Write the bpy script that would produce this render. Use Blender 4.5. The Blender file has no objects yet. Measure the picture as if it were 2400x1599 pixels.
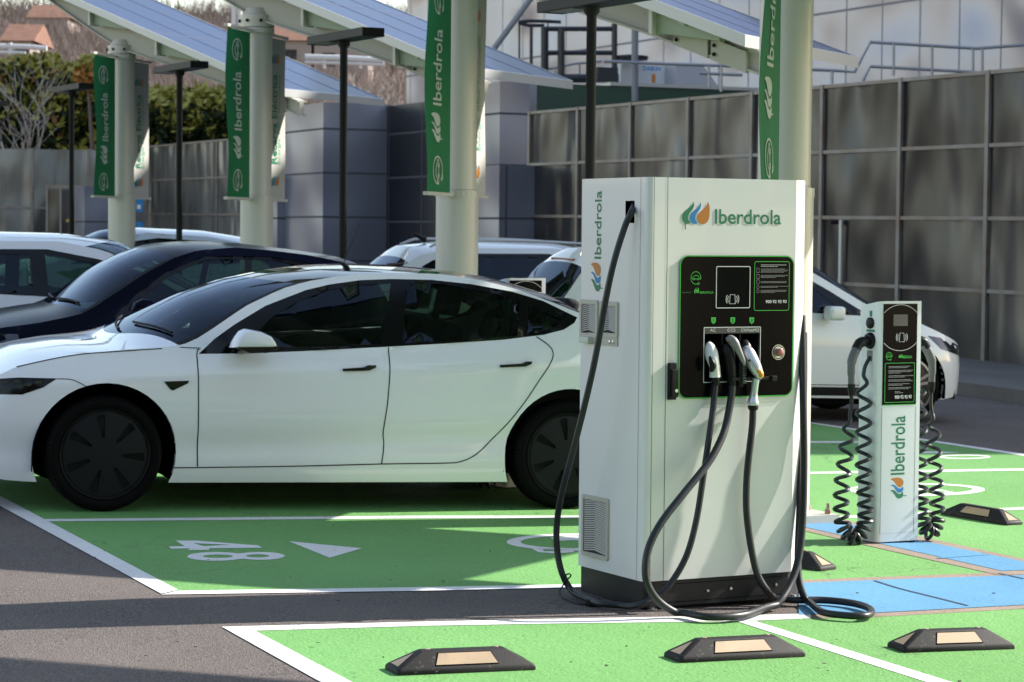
import bpy, bmesh, math, random
import numpy as np
from mathutils import Vector, Matrix, geometry, noise
random.seed(7)
sc = bpy.context.scene
COL = sc.collection
R = math.radians
# ------------------------------------------------------------------ camera
F = 5530.0                       # focal length in photo pixels (photo 2400 x 1599)
HC, YH, ROLL = 1.752, 550.0, 0.009
PITCH = math.atan((799.5 - YH) / F)
GA, GB = -0.029, 0.0061          # the car park drains: z = GA*x + GB*y
cF = Vector((0, math.cos(PITCH), -math.sin(PITCH)))
cU0 = Vector((0, math.sin(PITCH), math.cos(PITCH)))
cR0 = Vector((1, 0, 0))
cR = cR0 * math.cos(ROLL) + cU0 * math.sin(ROLL)
cU = cU0 * math.cos(ROLL) - cR0 * math.sin(ROLL)
CP = Vector((0, 0, HC))
cam = bpy.data.objects.new('camera', bpy.data.cameras.new('camera'))
COL.objects.link(cam)
cam.matrix_world = Matrix(((cR.x, cU.x, -cF.x, 0), (cR.y, cU.y, -cF.y, 0), (cR.z, cU.z, -cF.z, HC), (0, 0, 0, 1)))
cam.data.sensor_width = 36
cam.data.lens = F / 2400 * 36
cam.data.clip_start = 0.1
cam.data.clip_end = 3000
cam.data.dof.use_dof = True
cam.data.dof.focus_distance = 10.9
cam.data.dof.aperture_fstop = 7.0
sc.camera = cam
# ------------------------------------------------------------------ light
SUN_AZ, SUN_EL = R(68), R(32.3)    # azimuth from the view axis towards the right
wd = bpy.data.worlds.new('World'); sc.world = wd; wd.use_nodes = True
wn = wd.node_tree.nodes; wl = wd.node_tree.links
sky = wn.new('ShaderNodeTexSky'); sky.sky_type = 'NISHITA'; sky.sun_disc = False
sky.sun_elevation = SUN_EL; sky.sun_rotation = SUN_AZ
sky.air_density = 1.0; sky.dust_density = 0.4; sky.ozone_density = 1.0
wt = wn.new('ShaderNodeMixRGB'); wt.blend_type = 'MULTIPLY'; wt.inputs[0].default_value = 1; wt.inputs[2].default_value = (1.17, 1.0, .84, 1)   # daylight white balance
wl.new(sky.outputs[0], wt.inputs[1]); wl.new(wt.outputs[0], wn['Background'].inputs[0]); wn['Background'].inputs[1].default_value = 0.125
sl = bpy.data.lights.new('sun', 'SUN'); sl.energy = 3.7; sl.angle = R(0.5); sl.color = (1, 0.955, 0.88)
sun = bpy.data.objects.new('sun', sl); COL.objects.link(sun)
SD = Vector((math.sin(SUN_AZ) * math.cos(SUN_EL), math.cos(SUN_AZ) * math.cos(SUN_EL), math.sin(SUN_EL)))
sun.rotation_euler = SD.to_track_quat('Z', 'Y').to_euler()
sc.view_settings.view_transform = 'Standard'; sc.view_settings.look = 'None'
sc.view_settings.exposure = 1.55; sc.view_settings.gamma = 1
sc.render.engine = 'CYCLES'
sc.cycles.max_bounces = 8; sc.cycles.transparent_max_bounces = 12

# ------------------------------------------------------------------ pixel helpers (used to place real things)
def ray(px, py):
    return cF + cR * ((px - 1200) / F) + cU * ((799.5 - py) / F)
def gz(x, y): return GA * x + GB * y
def G(px, py, h=0.0):
    d = ray(px, py)
    t = (HC - h) / (GA * d.x + GB * d.y - d.z)
    return CP + d * t
def PY(px, py, Y):
    d = ray(px, py); return CP + d * (Y / d.y)
def PP(px, py, p0, n):
    d = ray(px, py); t = (p0 - CP).dot(n) / d.dot(n); return CP + d * t
GN = Vector((-GA, -GB, 1)).normalized()

# ------------------------------------------------------------------ materials
MATS = {}
def mat(name, col, rough=0.5, metal=0.0, spec=0.5, coat=0.0, bump=None, var=None, emit=None, dirt=None):
    if name in MATS: return MATS[name]
    m = bpy.data.materials.new(name); m.use_nodes = True
    nt = m.node_tree; b = nt.nodes['Principled BSDF']
    b.inputs['Base Color'].default_value = (*col, 1); b.inputs['Roughness'].default_value = rough
    b.inputs['Metallic'].default_value = metal; b.inputs['Specular IOR Level'].default_value = spec
    b.inputs['Coat Weight'].default_value = coat; b.inputs['Coat Roughness'].default_value = 0.03
    tc = nt.nodes.new('ShaderNodeTexCoord')
    cur = None
    if var:                       # (scale, amount, second colour or None, stretch)
        n = nt.nodes.new('ShaderNodeTexNoise'); n.inputs['Scale'].default_value = var[0]; n.inputs['Detail'].default_value = 6
        mp = nt.nodes.new('ShaderNodeMapping'); nt.links.new(tc.outputs['Object'], mp.inputs[0]); nt.links.new(mp.outputs[0], n.inputs[0])
        if len(var) > 3: mp.inputs['Scale'].default_value = var[3]
        cr = nt.nodes.new('ShaderNodeValToRGB'); nt.links.new(n.outputs[0], cr.inputs[0])
        c2 = var[2] or tuple(c * (1 - var[1]) for c in col)
        cr.color_ramp.elements[0].position = 0.32; cr.color_ramp.elements[1].position = 0.68
        cr.color_ramp.elements[0].color = (*c2, 1); cr.color_ramp.elements[1].color = (*col, 1)
        nt.links.new(cr.outputs[0], b.inputs['Base Color']); cur = cr.outputs[0]
    if dirt:                      # fine specks: (scale, threshold, colour)
        n = nt.nodes.new('ShaderNodeTexNoise'); n.inputs['Scale'].default_value = dirt[0]; n.inputs['Detail'].default_value = 8; n.inputs['Roughness'].default_value = 0.75
        nt.links.new(tc.outputs['Object'], n.inputs[0])
        cr = nt.nodes.new('ShaderNodeValToRGB'); nt.links.new(n.outputs[0], cr.inputs[0])
        cr.color_ramp.elements[0].position = dirt[1]; cr.color_ramp.elements[1].position = dirt[1] + 0.05
        mx = nt.nodes.new('ShaderNodeMixRGB'); nt.links.new(cr.outputs[0], mx.inputs[0])
        if cur is not None: nt.links.new(cur, mx.inputs[1])
        else: mx.inputs[1].default_value = (*col, 1)
        mx.inputs[2].default_value = (*dirt[2], 1); nt.links.new(mx.outputs[0], b.inputs['Base Color'])
    if bump:
        n = nt.nodes.new('ShaderNodeTexNoise'); n.inputs['Scale'].default_value = bump[0]; n.inputs['Detail'].default_value = bump[3] if len(bump) > 3 else 5
        bp = nt.nodes.new('ShaderNodeBump'); bp.inputs['Strength'].default_value = bump[1]; bp.inputs['Distance'].default_value = bump[2] if len(bump) > 2 else 0.004
        nt.links.new(tc.outputs['Object'], n.inputs[0]); nt.links.new(n.outputs[0], bp.inputs['Height']); nt.links.new(bp.outputs[0], b.inputs['Normal'])
    if emit: b.inputs['Emission Color'].default_value = (*emit[:3], 1); b.inputs['Emission Strength'].default_value = emit[3]
    MATS[name] = m; return m

def ground_mat(name, col, col2, sc1, grain, grainc, bumps, cracks, rough=0.85):
    """base colour mottled at sc1, fine grain, bump, thin wandering cracks"""
    m = bpy.data.materials.new(name); m.use_nodes = True; nt = m.node_tree; N = nt.nodes; L = nt.links
    b = N['Principled BSDF']; b.inputs['Roughness'].default_value = rough; b.inputs['Specular IOR Level'].default_value = 0.35
    tc = N.new('ShaderNodeTexCoord'); P = tc.outputs['Object']
    def nz(s, d=5, r=0.55, src=None):
        n = N.new('ShaderNodeTexNoise'); n.inputs['Scale'].default_value = s; n.inputs['Detail'].default_value = d; n.inputs['Roughness'].default_value = r
        L.new(src or P, n.inputs[0]); return n
    def ramp(i, p0, c0, p1, c1):
        c = N.new('ShaderNodeValToRGB'); e = c.color_ramp.elements
        e[0].position = p0; e[0].color = (*c0, 1); e[1].position = p1; e[1].color = (*c1, 1); L.new(i, c.inputs[0]); return c.outputs[0]
    base = ramp(nz(sc1).outputs[0], 0.35, col2, 0.65, col)
    g = ramp(nz(grain, 3, 0.7).outputs[0], 0.40, (0, 0, 0), 0.72, (1, 1, 1))
    mx = N.new('ShaderNodeMixRGB'); L.new(g, mx.inputs[0]); L.new(base, mx.inputs[1]); mx.inputs[2].default_value = (*grainc, 1)
    out = mx.outputs[0]
    d = ramp(nz(grain * 0.23, 8, 0.8).outputs[0], 0.61, (0, 0, 0), 0.67, (1, 1, 1))   # dark specks
    m3 = N.new('ShaderNodeMixRGB'); L.new(d, m3.inputs[0]); L.new(out, m3.inputs[1]); m3.inputs[2].default_value = (*[c * 0.5 for c in col2], 1); out = m3.outputs[0]
    if cracks:
        w = nz(1.6, 6, 0.65); ad = N.new('ShaderNodeMixRGB'); ad.blend_type = 'ADD'; ad.inputs[0].default_value = 0.9
        L.new(P, ad.inputs[1]); L.new(w.outputs['Color'], ad.inputs[2])
        v = N.new('ShaderNodeTexVoronoi'); v.feature = 'DISTANCE_TO_EDGE'; v.inputs['Scale'].default_value = cracks; L.new(ad.outputs[0], v.inputs[0])
        cm = ramp(v.outputs[0], 0.0, (.75, .75, .75), 0.0045, (0, 0, 0))
        msk = ramp(nz(0.45, 2).outputs[0], 0.47, (0, 0, 0), 0.56, (1, 1, 1))
        mm = N.new('ShaderNodeMixRGB'); mm.blend_type = 'MULTIPLY'; mm.inputs[0].default_value = 1; L.new(cm, mm.inputs[1]); L.new(msk, mm.inputs[2])
        m2 = N.new('ShaderNodeMixRGB'); L.new(mm.outputs[0], m2.inputs[0]); L.new(out, m2.inputs[1]); m2.inputs[2].default_value = (0.02, 0.025, 0.02, 1); out = m2.outputs[0]
    L.new(out, b.inputs['Base Color'])
    prev = None
    for s, st, di in bumps:
        bp = N.new('ShaderNodeBump'); bp.inputs['Strength'].default_value = st; bp.inputs['Distance'].default_value = di
        L.new(nz(s, 3).outputs[0], bp.inputs['Height'])
        if prev: L.new(prev, bp.inputs['Normal'])
        prev = bp.outputs[0]
    L.new(prev, b.inputs['Normal'])
    return m

def glass_mat(name, tint, amount=0.05, rough=0.0):
    m = bpy.data.materials.new(name); m.use_nodes = True; nt = m.node_tree; N = nt.nodes; L = nt.links
    N.remove(N['Principled BSDF'])
    tr = N.new('ShaderNodeBsdfTransparent'); tr.inputs[0].default_value = (*tint, 1)
    gl = N.new('ShaderNodeBsdfGlossy'); gl.inputs[1].default_value = rough; gl.inputs[0].default_value = (.62, .70, .86, 1)
    fr = N.new('ShaderNodeFresnel'); fr.inputs[0].default_value = 1.52
    mt = N.new('ShaderNodeMath'); mt.operation = 'ADD'; mt.inputs[1].default_value = amount; L.new(fr.outputs[0], mt.inputs[0])
    mx = N.new('ShaderNodeMixShader'); L.new(mt.outputs[0], mx.inputs[0]); L.new(tr.outputs[0], mx.inputs[1]); L.new(gl.outputs[0], mx.inputs[2])
    L.new(mx.outputs[0], N['Material Output'].inputs[0]); return m

M_asph = ground_mat('asphalt', (0.100, 0.081, 0.072), (0.060, 0.049, 0.044), 0.9, 105, (0.25, 0.21, 0.19), [(150, 1.0, 0.012), (6, 0.25, 0.01)], 0.45)
M_asph2 = ground_mat('dark_asphalt', (0.050, 0.046, 0.045), (0.038, 0.035, 0.035), 0.9, 210, (0.11, 0.10, 0.095), [(280, 0.7, 0.005)], None)
M_green = ground_mat('green_paint', (0.125, 0.315, 0.085), (0.088, 0.245, 0.052), 0.40, 95, (0.18, 0.37, 0.125), [(60, 0.6, 0.009), (9, 0.35, 0.015)], 0.6, 0.75)
M_blue = ground_mat('blue_paint', (0.085, 0.255, 0.41), (0.068, 0.210, 0.35), 1.2, 60, (0.13, 0.29, 0.48), [(60, 0.25, 0.003)], None, 0.6)
M_line = ground_mat('line_paint', (0.66, 0.65, 0.63), (0.57, 0.56, 0.54), 1.4, 90, (0.76, 0.75, 0.74), [(75, 0.4, 0.005)], None, 0.7)
M_kerb = ground_mat('kerb_stone', (0.24, 0.18, 0.14), (0.17, 0.13, 0.10), 2.0, 60, (0.32, 0.25, 0.20), [(60, 0.4, 0.003)], None)

M_cab = mat('cabinet_paint', (0.70, 0.685, 0.675), 0.32, spec=0.4, coat=0.2, bump=(1.6, 0.12, 0.02), var=(1.1, 0.05, None), dirt=(30, .70, (.52, .50, .47)))
M_cabw = mat('post_paint', (0.68, 0.69, 0.69), 0.35, coat=0.2)
M_plinth = mat('plinth_grey', (0.016, 0.016, 0.017), 0.5, spec=.25, dirt=(14, 0.68, (0.07, 0.065, 0.06)), bump=(300, 0.1, 0.001))
M_pan = mat('panel_black', (0.002, 0.002, 0.003), 0.20, spec=0.08)
M_scr = mat('screen_black', (0.002, 0.002, 0.002), 0.08, spec=.15)
M_blk = mat('black_plastic', (0.008, 0.008, 0.009), 0.42, spec=.2, bump=(200, 0.1, 0.001))
M_rub = mat('cable_rubber', (0.022, 0.024, 0.028), 0.38, spec=.35, var=(9, 0.35, None), bump=(120, 0.15, 0.001))
M_coil = mat('coil_rubber', (0.016, 0.020, 0.022), 0.38, spec=.35)
M_void = mat('void_black', (0.002, 0.002, 0.002), 0.9, spec=.05)
M_lgreen = mat('ink_green', (0.0, 0.155, 0.07), 0.5)
M_bgreen = mat('ink_bright_green', (0.02, 0.36, 0.03), 0.5)
M_lblue = mat('ink_blue', (0.0, 0.17, 0.43), 0.5)
M_lor = mat('ink_orange', (0.45, 0.155, 0.012), 0.5)
M_white = mat('ink_white', (0.62, 0.62, 0.62), 0.5)
M_grey = mat('ink_grey', (0.30, 0.30, 0.30), 0.5)
M_vent = mat('vent_plastic', (0.42, 0.395, 0.34), 0.5)
M_seam = mat('seam_dark', (0.12, 0.12, 0.11), 0.7)
M_met = mat('steel', (0.55, 0.55, 0.54), 0.35, metal=0.9)
M_rust = mat('rust_bolt', (0.20, 0.10, 0.05), 0.8, metal=0.3, var=(80, 0.6, (0.4, 0.35, 0.3)))
M_silver = mat('gun_silver', (0.60, 0.61, 0.64), 0.28, metal=0.55, coat=0.3)
M_gwhite = mat('gun_white', (0.72, 0.71, 0.68), 0.35, coat=0.3)
M_ggrey = mat('gun_grey', (0.24, 0.23, 0.23), 0.4, var=(30, 0.4, None))
M_orange = mat('button_orange', (0.75, 0.30, 0.03), 0.4)
M_red = mat('button_red', (0.30, 0.10, 0.09), 0.3, coat=0.5)
M_stop = mat('stop_rubber', (0.015, 0.013, 0.013), 0.62, spec=.25, dirt=(22, 0.60, (0.075, 0.068, 0.062)), bump=(220, 0.35, 0.003))
M_refl = mat('reflector_tan', (0.46, 0.32, 0.20), 0.45, var=(7, 0.25, (0.34, 0.24, 0.16)), dirt=(11, 0.63, (0.30, 0.22, 0.16)))
M_colm = mat('column_paint', (0.52, 0.49, 0.43), 0.42, coat=0.1, var=(0.8, 0.05, None))
M_beam = mat('beam_paint', (0.42, 0.395, 0.335), 0.5, var=(0.6, 0.08, None))
M_pv = mat('solar_glass', (0.018, 0.030, 0.085), 0.30, spec=0.2)
M_alu = mat('aluminium', (0.45, 0.45, 0.44), 0.42, metal=0.4)
M_fgreen = mat('flag_green', (0.006, 0.145, 0.048), 0.55, spec=.25)
M_fwhite = mat('flag_white', (0.42, 0.41, 0.38), 0.6)
M_fink = mat('flag_ink', (0.44, 0.48, 0.42), 0.6)
M_lamp = mat('lamp_dark', (0.010, 0.010, 0.011), 0.5, spec=.2)

# ------------------------------------------------------------------ object helpers
def obj(name, verts, faces, m, parent=None, smooth=False, ang=None):
    me = bpy.data.meshes.new(name); me.from_pydata([tuple(v) for v in verts], [], faces); me.update()
    if m: me.materials.append(m)
    if smooth:
        for p in me.polygons: p.use_smooth = True
        if ang: me.set_sharp_from_angle(angle=R(ang))
    o = bpy.data.objects.new(name, me); COL.objects.link(o)
    if parent: o.parent = parent
    return o
def tag(o, label, cat, group=None):
    o['label'] = label; o['category'] = cat
    if group: o['group'] = group
    return o
def struct(o): o['kind'] = 'structure'; return o
def stuff(o): o['kind'] = 'stuff'; return o
def thing(name, label, cat, M=None, group=None):
    o = bpy.data.objects.new(name, None); COL.objects.link(o); o.empty_display_size = 0.2
    if M is not None: o.matrix_world = M
    return tag(o, label, cat, group)
def frame(o, ex, ey, ez):
    return Matrix(((ex.x, ey.x, ez.x, o.x), (ex.y, ey.y, ez.y, o.y), (ex.z, ey.z, ez.z, o.z), (0, 0, 0, 1)))

class MB:
    """collects shapes for ONE part"""
    def __init__(s): s.v = []; s.f = []
    def add(s, v, f):
        n = len(s.v); s.v += [Vector(a) for a in v]; s.f += [tuple(i + n for i in q) for q in f]; return s
    def box(s, lo, hi, M=None, ch=0.0):
        (x0, y0, z0), (x1, y1, z1) = lo, hi
        if ch <= 0:
            v = [Vector(p) for p in ((x0, y0, z0), (x1, y0, z0), (x1, y1, z0), (x0, y1, z0), (x0, y0, z1), (x1, y0, z1), (x1, y1, z1), (x0, y1, z1))]
            f = [(0, 3, 2, 1), (4, 5, 6, 7), (0, 1, 5, 4), (1, 2, 6, 5), (2, 3, 7, 6), (3, 0, 4, 7)]
        else:
            bm = bmesh.new(); bmesh.ops.create_cube(bm, size=1)
            for q in bm.verts: q.co = Vector(((x0 + x1) / 2 + q.co.x * (x1 - x0), (y0 + y1) / 2 + q.co.y * (y1 - y0), (z0 + z1) / 2 + q.co.z * (z1 - z0)))
            bmesh.ops.bevel(bm, geom=bm.edges[:], offset=ch, segments=3, profile=0.6, affect='EDGES')
            bm.verts.index_update(); v = [q.co.copy() for q in bm.verts]; f = [tuple(q.index for q in p.verts) for p in bm.faces]; bm.free()
        if M is not None: v = [M @ p for p in v]
        return s.add(v, f)
    def tube(s, pts, r, n=8, cap=True, flat=1.0):
        pts = [Vector(p) for p in pts]; k = len(pts); rs = r if isinstance(r, (list, tuple)) else [r] * k
        t0 = (pts[1] - pts[0]).normalized(); up = Vector((0, 0, 1)) if abs(t0.z) < 0.9 else Vector((1, 0, 0))
        a = t0.cross(up).normalized(); v = []
        for i in range(k):
            t = (pts[min(i + 1, k - 1)] - pts[max(i - 1, 0)])
            t = t.normalized() if t.length > 1e-9 else t0
            a = (a - t * a.dot(t)); a = a.normalized() if a.length > 1e-6 else t.orthogonal().normalized()
            b = t.cross(a)
            for j in range(n):
                w = 2 * math.pi * j / n; v.append(pts[i] + a * (math.cos(w) * rs[i]) + b * (math.sin(w) * rs[i] * flat))
        f = [(i * n + j, i * n + (j + 1) % n, (i + 1) * n + (j + 1) % n, (i + 1) * n + j) for i in range(k - 1) for j in range(n)]
        if cap: f += [tuple(range(n - 1, -1, -1)), tuple(range((k - 1) * n, k * n))]
        return s.add(v, f)
    def lathe(s, prof, n=24, M=None):
        """prof of (r, h); axis +Z"""
        k = len(prof); v = [Vector((p[0] * math.cos(2 * math.pi * j / n), p[0] * math.sin(2 * math.pi * j / n), p[1])) for p in prof for j in range(n)]
        if M is not None: v = [M @ q for q in v]
        f = [(i * n + j, i * n + (j + 1) % n, (i + 1) * n + (j + 1) % n, (i + 1) * n + j) for i in range(k - 1) for j in range(n)]
        if prof[0][0] > 1e-6: f.append(tuple(range(n - 1, -1, -1)))
        if prof[-1][0] > 1e-6: f.append(tuple(range((k - 1) * n, k * n)))
        return s.add(v, f)
    def done(s, name, m, parent=None, smooth=False, ang=40):
        o = obj(name, s.v, s.f, m, parent, smooth, ang if smooth else None)
        bm = bmesh.new(); bm.from_mesh(o.data); bmesh.ops.recalc_face_normals(bm, faces=bm.faces); bm.to_mesh(o.data); bm.free()
        return o

def inside(p, poly):
    x, y = p; c = False; n = len(poly); j = n - 1
    for i in range(n):
        xi, yi = poly[i]; xj, yj = poly[j]
        if (yi > y) != (yj > y) and x < (xj - xi) * (y - yi) / (yj - yi) + xi: c = not c
        j = i
    return c
def cdt(outer, holes=(), grid=None, margin=0.3):
    pts = []; edges = []
    def loop(P):
        n = len(pts); pts.extend(P); edges.extend([(n + i, n + (i + 1) % len(P)) for i in range(len(P))])
    loop([tuple(p) for p in outer])
    for h in holes: loop([tuple(p) for p in h])
    if grid:
        gx, gy = grid if isinstance(grid, tuple) else (grid, grid)
        b = np.array(pts); x0, y0 = b.min(0); x1, y1 = b.max(0)
        A = np.array(pts)
        xs = np.arange(x0 + gx / 2, x1, gx); ys = np.arange(y0 + gy / 2, y1, gy)
        for i, x in enumerate(xs):
            for y in ys:
                yy = y + (gy / 2 if i % 2 else 0)
                if inside((x, yy), outer) and not any(inside((x, yy), h) for h in holes):
                    if np.min(((A[:, 0] - x) / gx) ** 2 + ((A[:, 1] - yy) / gy) ** 2) > margin ** 2: pts.append((x, yy))
    r = geometry.delaunay_2d_cdt([Vector(p) for p in pts], edges, [], 0, 1e-6)
    V = [(v.x, v.y) for v in r[0]]; T = []
    for f in r[2]:
        c = (sum(V[i][0] for i in f) / 3, sum(V[i][1] for i in f) / 3)
        if inside(c, outer) and not any(inside(c, h) for h in holes): T.append(tuple(f))
    return V, T
def plate(outer, holes, fn, t=0.0):
    """flat shape through fn(a, b, c); thickness t back from c=0"""
    V, T = cdt(outer, holes); mb = MB(); mb.add([fn(a, b, 0) for a, b in V], T)
    if t:
        mb.add([fn(a, b, -t) for a, b in V], [q[::-1] for q in T])
        for lp in [outer] + list(holes):
            n = len(lp); mb.add([fn(a, b, 0) for a, b in lp] + [fn(a, b, -t) for a, b in lp], [(i, (i + 1) % n, n + (i + 1) % n, n + i) for i in range(n)])
    return mb
def rrect(x0, y0, x1, y1, r, n=6):
    P = []
    for cx, cy, a in ((x1 - r, y1 - r, 0), (x0 + r, y1 - r, 90), (x0 + r, y0 + r, 180), (x1 - r, y0 + r, 270)):
        for i in range(n + 1):
            w = R(a + 90 * i / n); P.append((cx + r * math.cos(w), cy + r * math.sin(w)))
    return P
def circ(cx, cy, rx, ry=None, n=32, a0=0, a1=360):
    ry = ry or rx; full = abs(a1 - a0) >= 360
    return [(cx + rx * math.cos(R(a0 + (a1 - a0) * i / (n if full else n - 1))), cy + ry * math.sin(R(a0 + (a1 - a0) * i / (n if full else n - 1)))) for i in range(n)]
def ribbon(pts, w, closed=False):
    """flat ribbon quads along a 2-D polyline -> verts, faces"""
    n = len(pts); V = []
    for i in range(n):
        a = pts[(i - 1) % n] if closed or i else pts[i]; b = pts[(i + 1) % n] if closed or i < n - 1 else pts[i]
        dx, dy = b[0] - a[0], b[1] - a[1]; l = math.hypot(dx, dy) or 1; nx, ny = -dy / l * w / 2, dx / l * w / 2
        V += [(pts[i][0] + nx, pts[i][1] + ny), (pts[i][0] - nx, pts[i][1] - ny)]
    k = n if closed else n - 1
    return V, [(2 * i, 2 * i + 1, (2 * i + 3) % (2 * n), (2 * i + 2) % (2 * n)) for i in range(k)]
def crom(P, n=8):
    P = [np.array(p, float) for p in P]; out = []
    for i in range(len(P) - 1):
        p0 = P[max(i - 1, 0)]; p1 = P[i]; p2 = P[i + 1]; p3 = P[min(i + 2, len(P) - 1)]
        for j in range(n):
            t = j / n; out.append(0.5 * ((2 * p1) + (-p0 + p2) * t + (2 * p0 - 5 * p1 + 4 * p2 - p3) * t * t + (-p0 + 3 * p1 - 3 * p2 + p3) * t ** 3))
    out.append(P[-1]); return [tuple(p) for p in out]
def pillow(poly, d, rnd, fn, layers=5):
    """rounded slab: outline poly at the back, shrinking towards the front by rnd"""
    P = np.array(poly); c = P.mean(0); ext = np.abs(P - c).max(); mb = MB(); n = len(P); V = []
    for i in range(layers + 1):
        a = (i / layers) * math.pi / 2; s = 1 - (rnd / ext) * (1 - math.cos(a)); V += [fn(*(c + (p - c) * s), d * math.sin(a)) for p in P]
    f = [(i * n + j, i * n + (j + 1) % n, (i + 1) * n + (j + 1) % n, (i + 1) * n + j) for i in range(layers) for j in range(n)]
    f += [tuple(range(n - 1, -1, -1)), tuple(range(layers * n, (layers + 1) * n))]
    return mb.add(V, f)
_tx = {}
def text2d(s, size, align='LEFT', bold=0.0):
    k = (s, align, bold)
    if k not in _tx:
        cu = bpy.data.curves.new('t', 'FONT'); cu.body = s; cu.align_x = align; cu.resolution_u = 3; cu.offset = bold
        o = bpy.data.objects.new('t', cu); COL.objects.link(o); dg = bpy.context.evaluated_depsgraph_get()
        me = o.evaluated_get(dg).to_mesh(); _tx[k] = ([(v.co.x, v.co.y) for v in me.vertices], [tuple(p.vertices) for p in me.polygons])
        o.evaluated_get(dg).to_mesh_clear(); bpy.data.objects.remove(o); bpy.data.curves.remove(cu)
    V, Fc = _tx[k]; return [(x * size, y * size) for x, y in V], Fc
def lettering(s, size, fn, m, parent, align='LEFT', sx=1.0, bold=0.0, name='lettering'):
    V, Fc = text2d(s, size, align, bold); return obj(name, [fn(x * sx, y, 0.0) for x, y in V], Fc, m, parent)
def width2d(s, size, bold=0.0):
    V, _ = text2d(s, size, 'LEFT', bold); return max(v[0] for v in V)

# logo shapes in a 165 x 168 box (y down) -> normalised height 1
LOGO = {
 'blue': [(888, 192), (893, 212), (886, 236), (868, 262), (859, 284), (861, 303), (872, 321), (850, 327), (832, 312), (825, 290), (832, 264), (851, 246), (872, 228), (884, 208)],
 'green': [(845, 190), (851, 212), (843, 236), (824, 262), (815, 284), (818, 303), (831, 319), (812, 326), (803, 327), (802, 357), (796, 357), (797, 325), (784, 309), (779, 287), (785, 262), (805, 242), (828, 222), (841, 204)],
 'orange': [(935, 190), (944, 215), (946, 250), (944, 285), (930, 315), (908, 327), (890, 323), (875, 310), (869, 287), (878, 264), (900, 245), (922, 222)]}
def logo(fn, h, parent, mats, name='emblem', cx=0.0, cy=0.0):
    for k in ('green', 'blue', 'orange'):
        P = [((x - 779) / 168 * h + cx, (358 - y) / 168 * h + cy) for x, y in LOGO[k]]
        V, T = cdt(crom(P + [P[0]], 3)[:-1]); obj(name, [fn(a, b, 0) for a, b in V], T, mats[k], parent)
LM = dict(green=M_lgreen, blue=M_lblue, orange=M_lor)
def ev_icon(fn, h, parent, m, lw=0.045):
    """car inside an open ring with a plug, unit box h"""
    mb = MB()
    def st(P, w=lw, closed=False):
        V, Fc = ribbon([(x * h, y * h) for x, y in P], w * h, closed); mb.add([fn(a, b, 0) for a, b in V], Fc)
    st(circ(0.5, 0.5, 0.46, n=40, a0=-15, a1=290))
    st([(0.28, 0.42), (0.16, 0.42), (0.14, 0.52), (0.30, 0.58), (0.42, 0.68), (0.66, 0.68), (0.78, 0.55), (0.95, 0.50), (0.93, 0.42), (0.74, 0.42)])
    st([(0.38, 0.42), (0.64, 0.42)])
    st(circ(0.33, 0.41, 0.06, n=12), lw, True); st(circ(0.69, 0.41, 0.06, n=12), lw, True)
    st([(0.64, 0.06), (0.74, 0.12), (0.80, 0.05), (0.72, -0.02), (0.64, 0.06)]); st([(0.76, 0.13), (0.82, 0.18)]); st([(0.80, 0.08), (0.86, 0.13)])
    return obj('charging_symbol', mb.v, mb.f, m, parent)

# ------------------------------------------------------------------ the ground
def sheet(name, px_poly, h, m, sub=None):
    P = [G(px, py, h) for px, py in px_poly]; V, T = cdt([(p.x, p.y) for p in P]); o = obj(name, [(x, y, gz(x, y) + h) for x, y in V], T, m); return struct(o)
gv = [(-260, -40), (260, -40), (260, 420), (-260, 420)]
struct(obj('ground', [(x, y, gz(x, y)) for x, y in gv], [(0, 1, 2, 3)], M_asph))
def gpoly(name, pts, h, m):
    V, T = cdt(pts); return struct(obj(name, [(x, y, gz(x, y) + h) for x, y in V], T, m))
def g2(px, py): p = G(px, py); return (p.x, p.y)
# green bays behind the island: from the aisle edge line on the left to the aisle edge on the right
def ext(a, b, k):                # point beyond b, k metres
    d = math.hypot(b[0] - a[0], b[1] - a[1]); return (b[0] + (b[0] - a[0]) * k / d, b[1] + (b[1] - a[1]) * k / d)
A1 = g2(405, 1388); A0 = g2(0, 1175); Aend = ext(A1, A0, 22)
R1 = g2(2400, 1066); R0 = g2(2158, 1030); Rend = ext(R1, R0, 18); Rnear = ext(R0, R1, 12)
gpoly('green_bay_surface', [A1, g2(1000, 1380), g2(1351, 1373), g2(1890, 1362), g2(2131, 1352), g2(2420, 1344), Rnear, R1, R0, Rend, Aend, A0], 0.002, M_green)
B0 = g2(560, 1472); B1 = g2(790, 1599); Bend = ext(B0, B1, 5)
gpoly('green_bay_surface', [B0, g2(1000, 1462), g2(1351, 1457), g2(1740, 1449), g2(2048, 1444), g2(2500, 1424), g2(4200, 1420), (9, 3), Bend, B1], 0.002, M_green)
0 and gpoly('asphalt_strip', [g2(378, 1393), g2(1000, 1384), g2(1351, 1377), g2(1872, 1368), g2(1872, 1447), g2(1351, 1457), g2(600, 1469), g2(520, 1469)], 0.0045, M_asph2)
def line(px_poly, name='painted_line'): return sheet(name, px_poly, 0.004, M_line)
a0o, a0i = g2(0, 1187), g2(0, 1163.6)
gpoly('painted_line', [g2(378, 1393.5), g2(418, 1384.5), a0i, ext(g2(418, 1384.5), a0i, 22), ext(g2(378, 1393.5), a0o, 22), a0o], 0.004, M_line)
line([(378, 1393.5), (1000, 1384.5), (1351, 1377), (1500, 1374.5), (1500, 1366.5), (1351, 1369.3), (1000, 1376), (418, 1384.5)])
line([(104, 1216.7), (500, 1213), (1000, 1208.6), (1400, 1208.6), (1400, 1214), (1000, 1214.6), (500, 1219), (112, 1222)])
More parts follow.
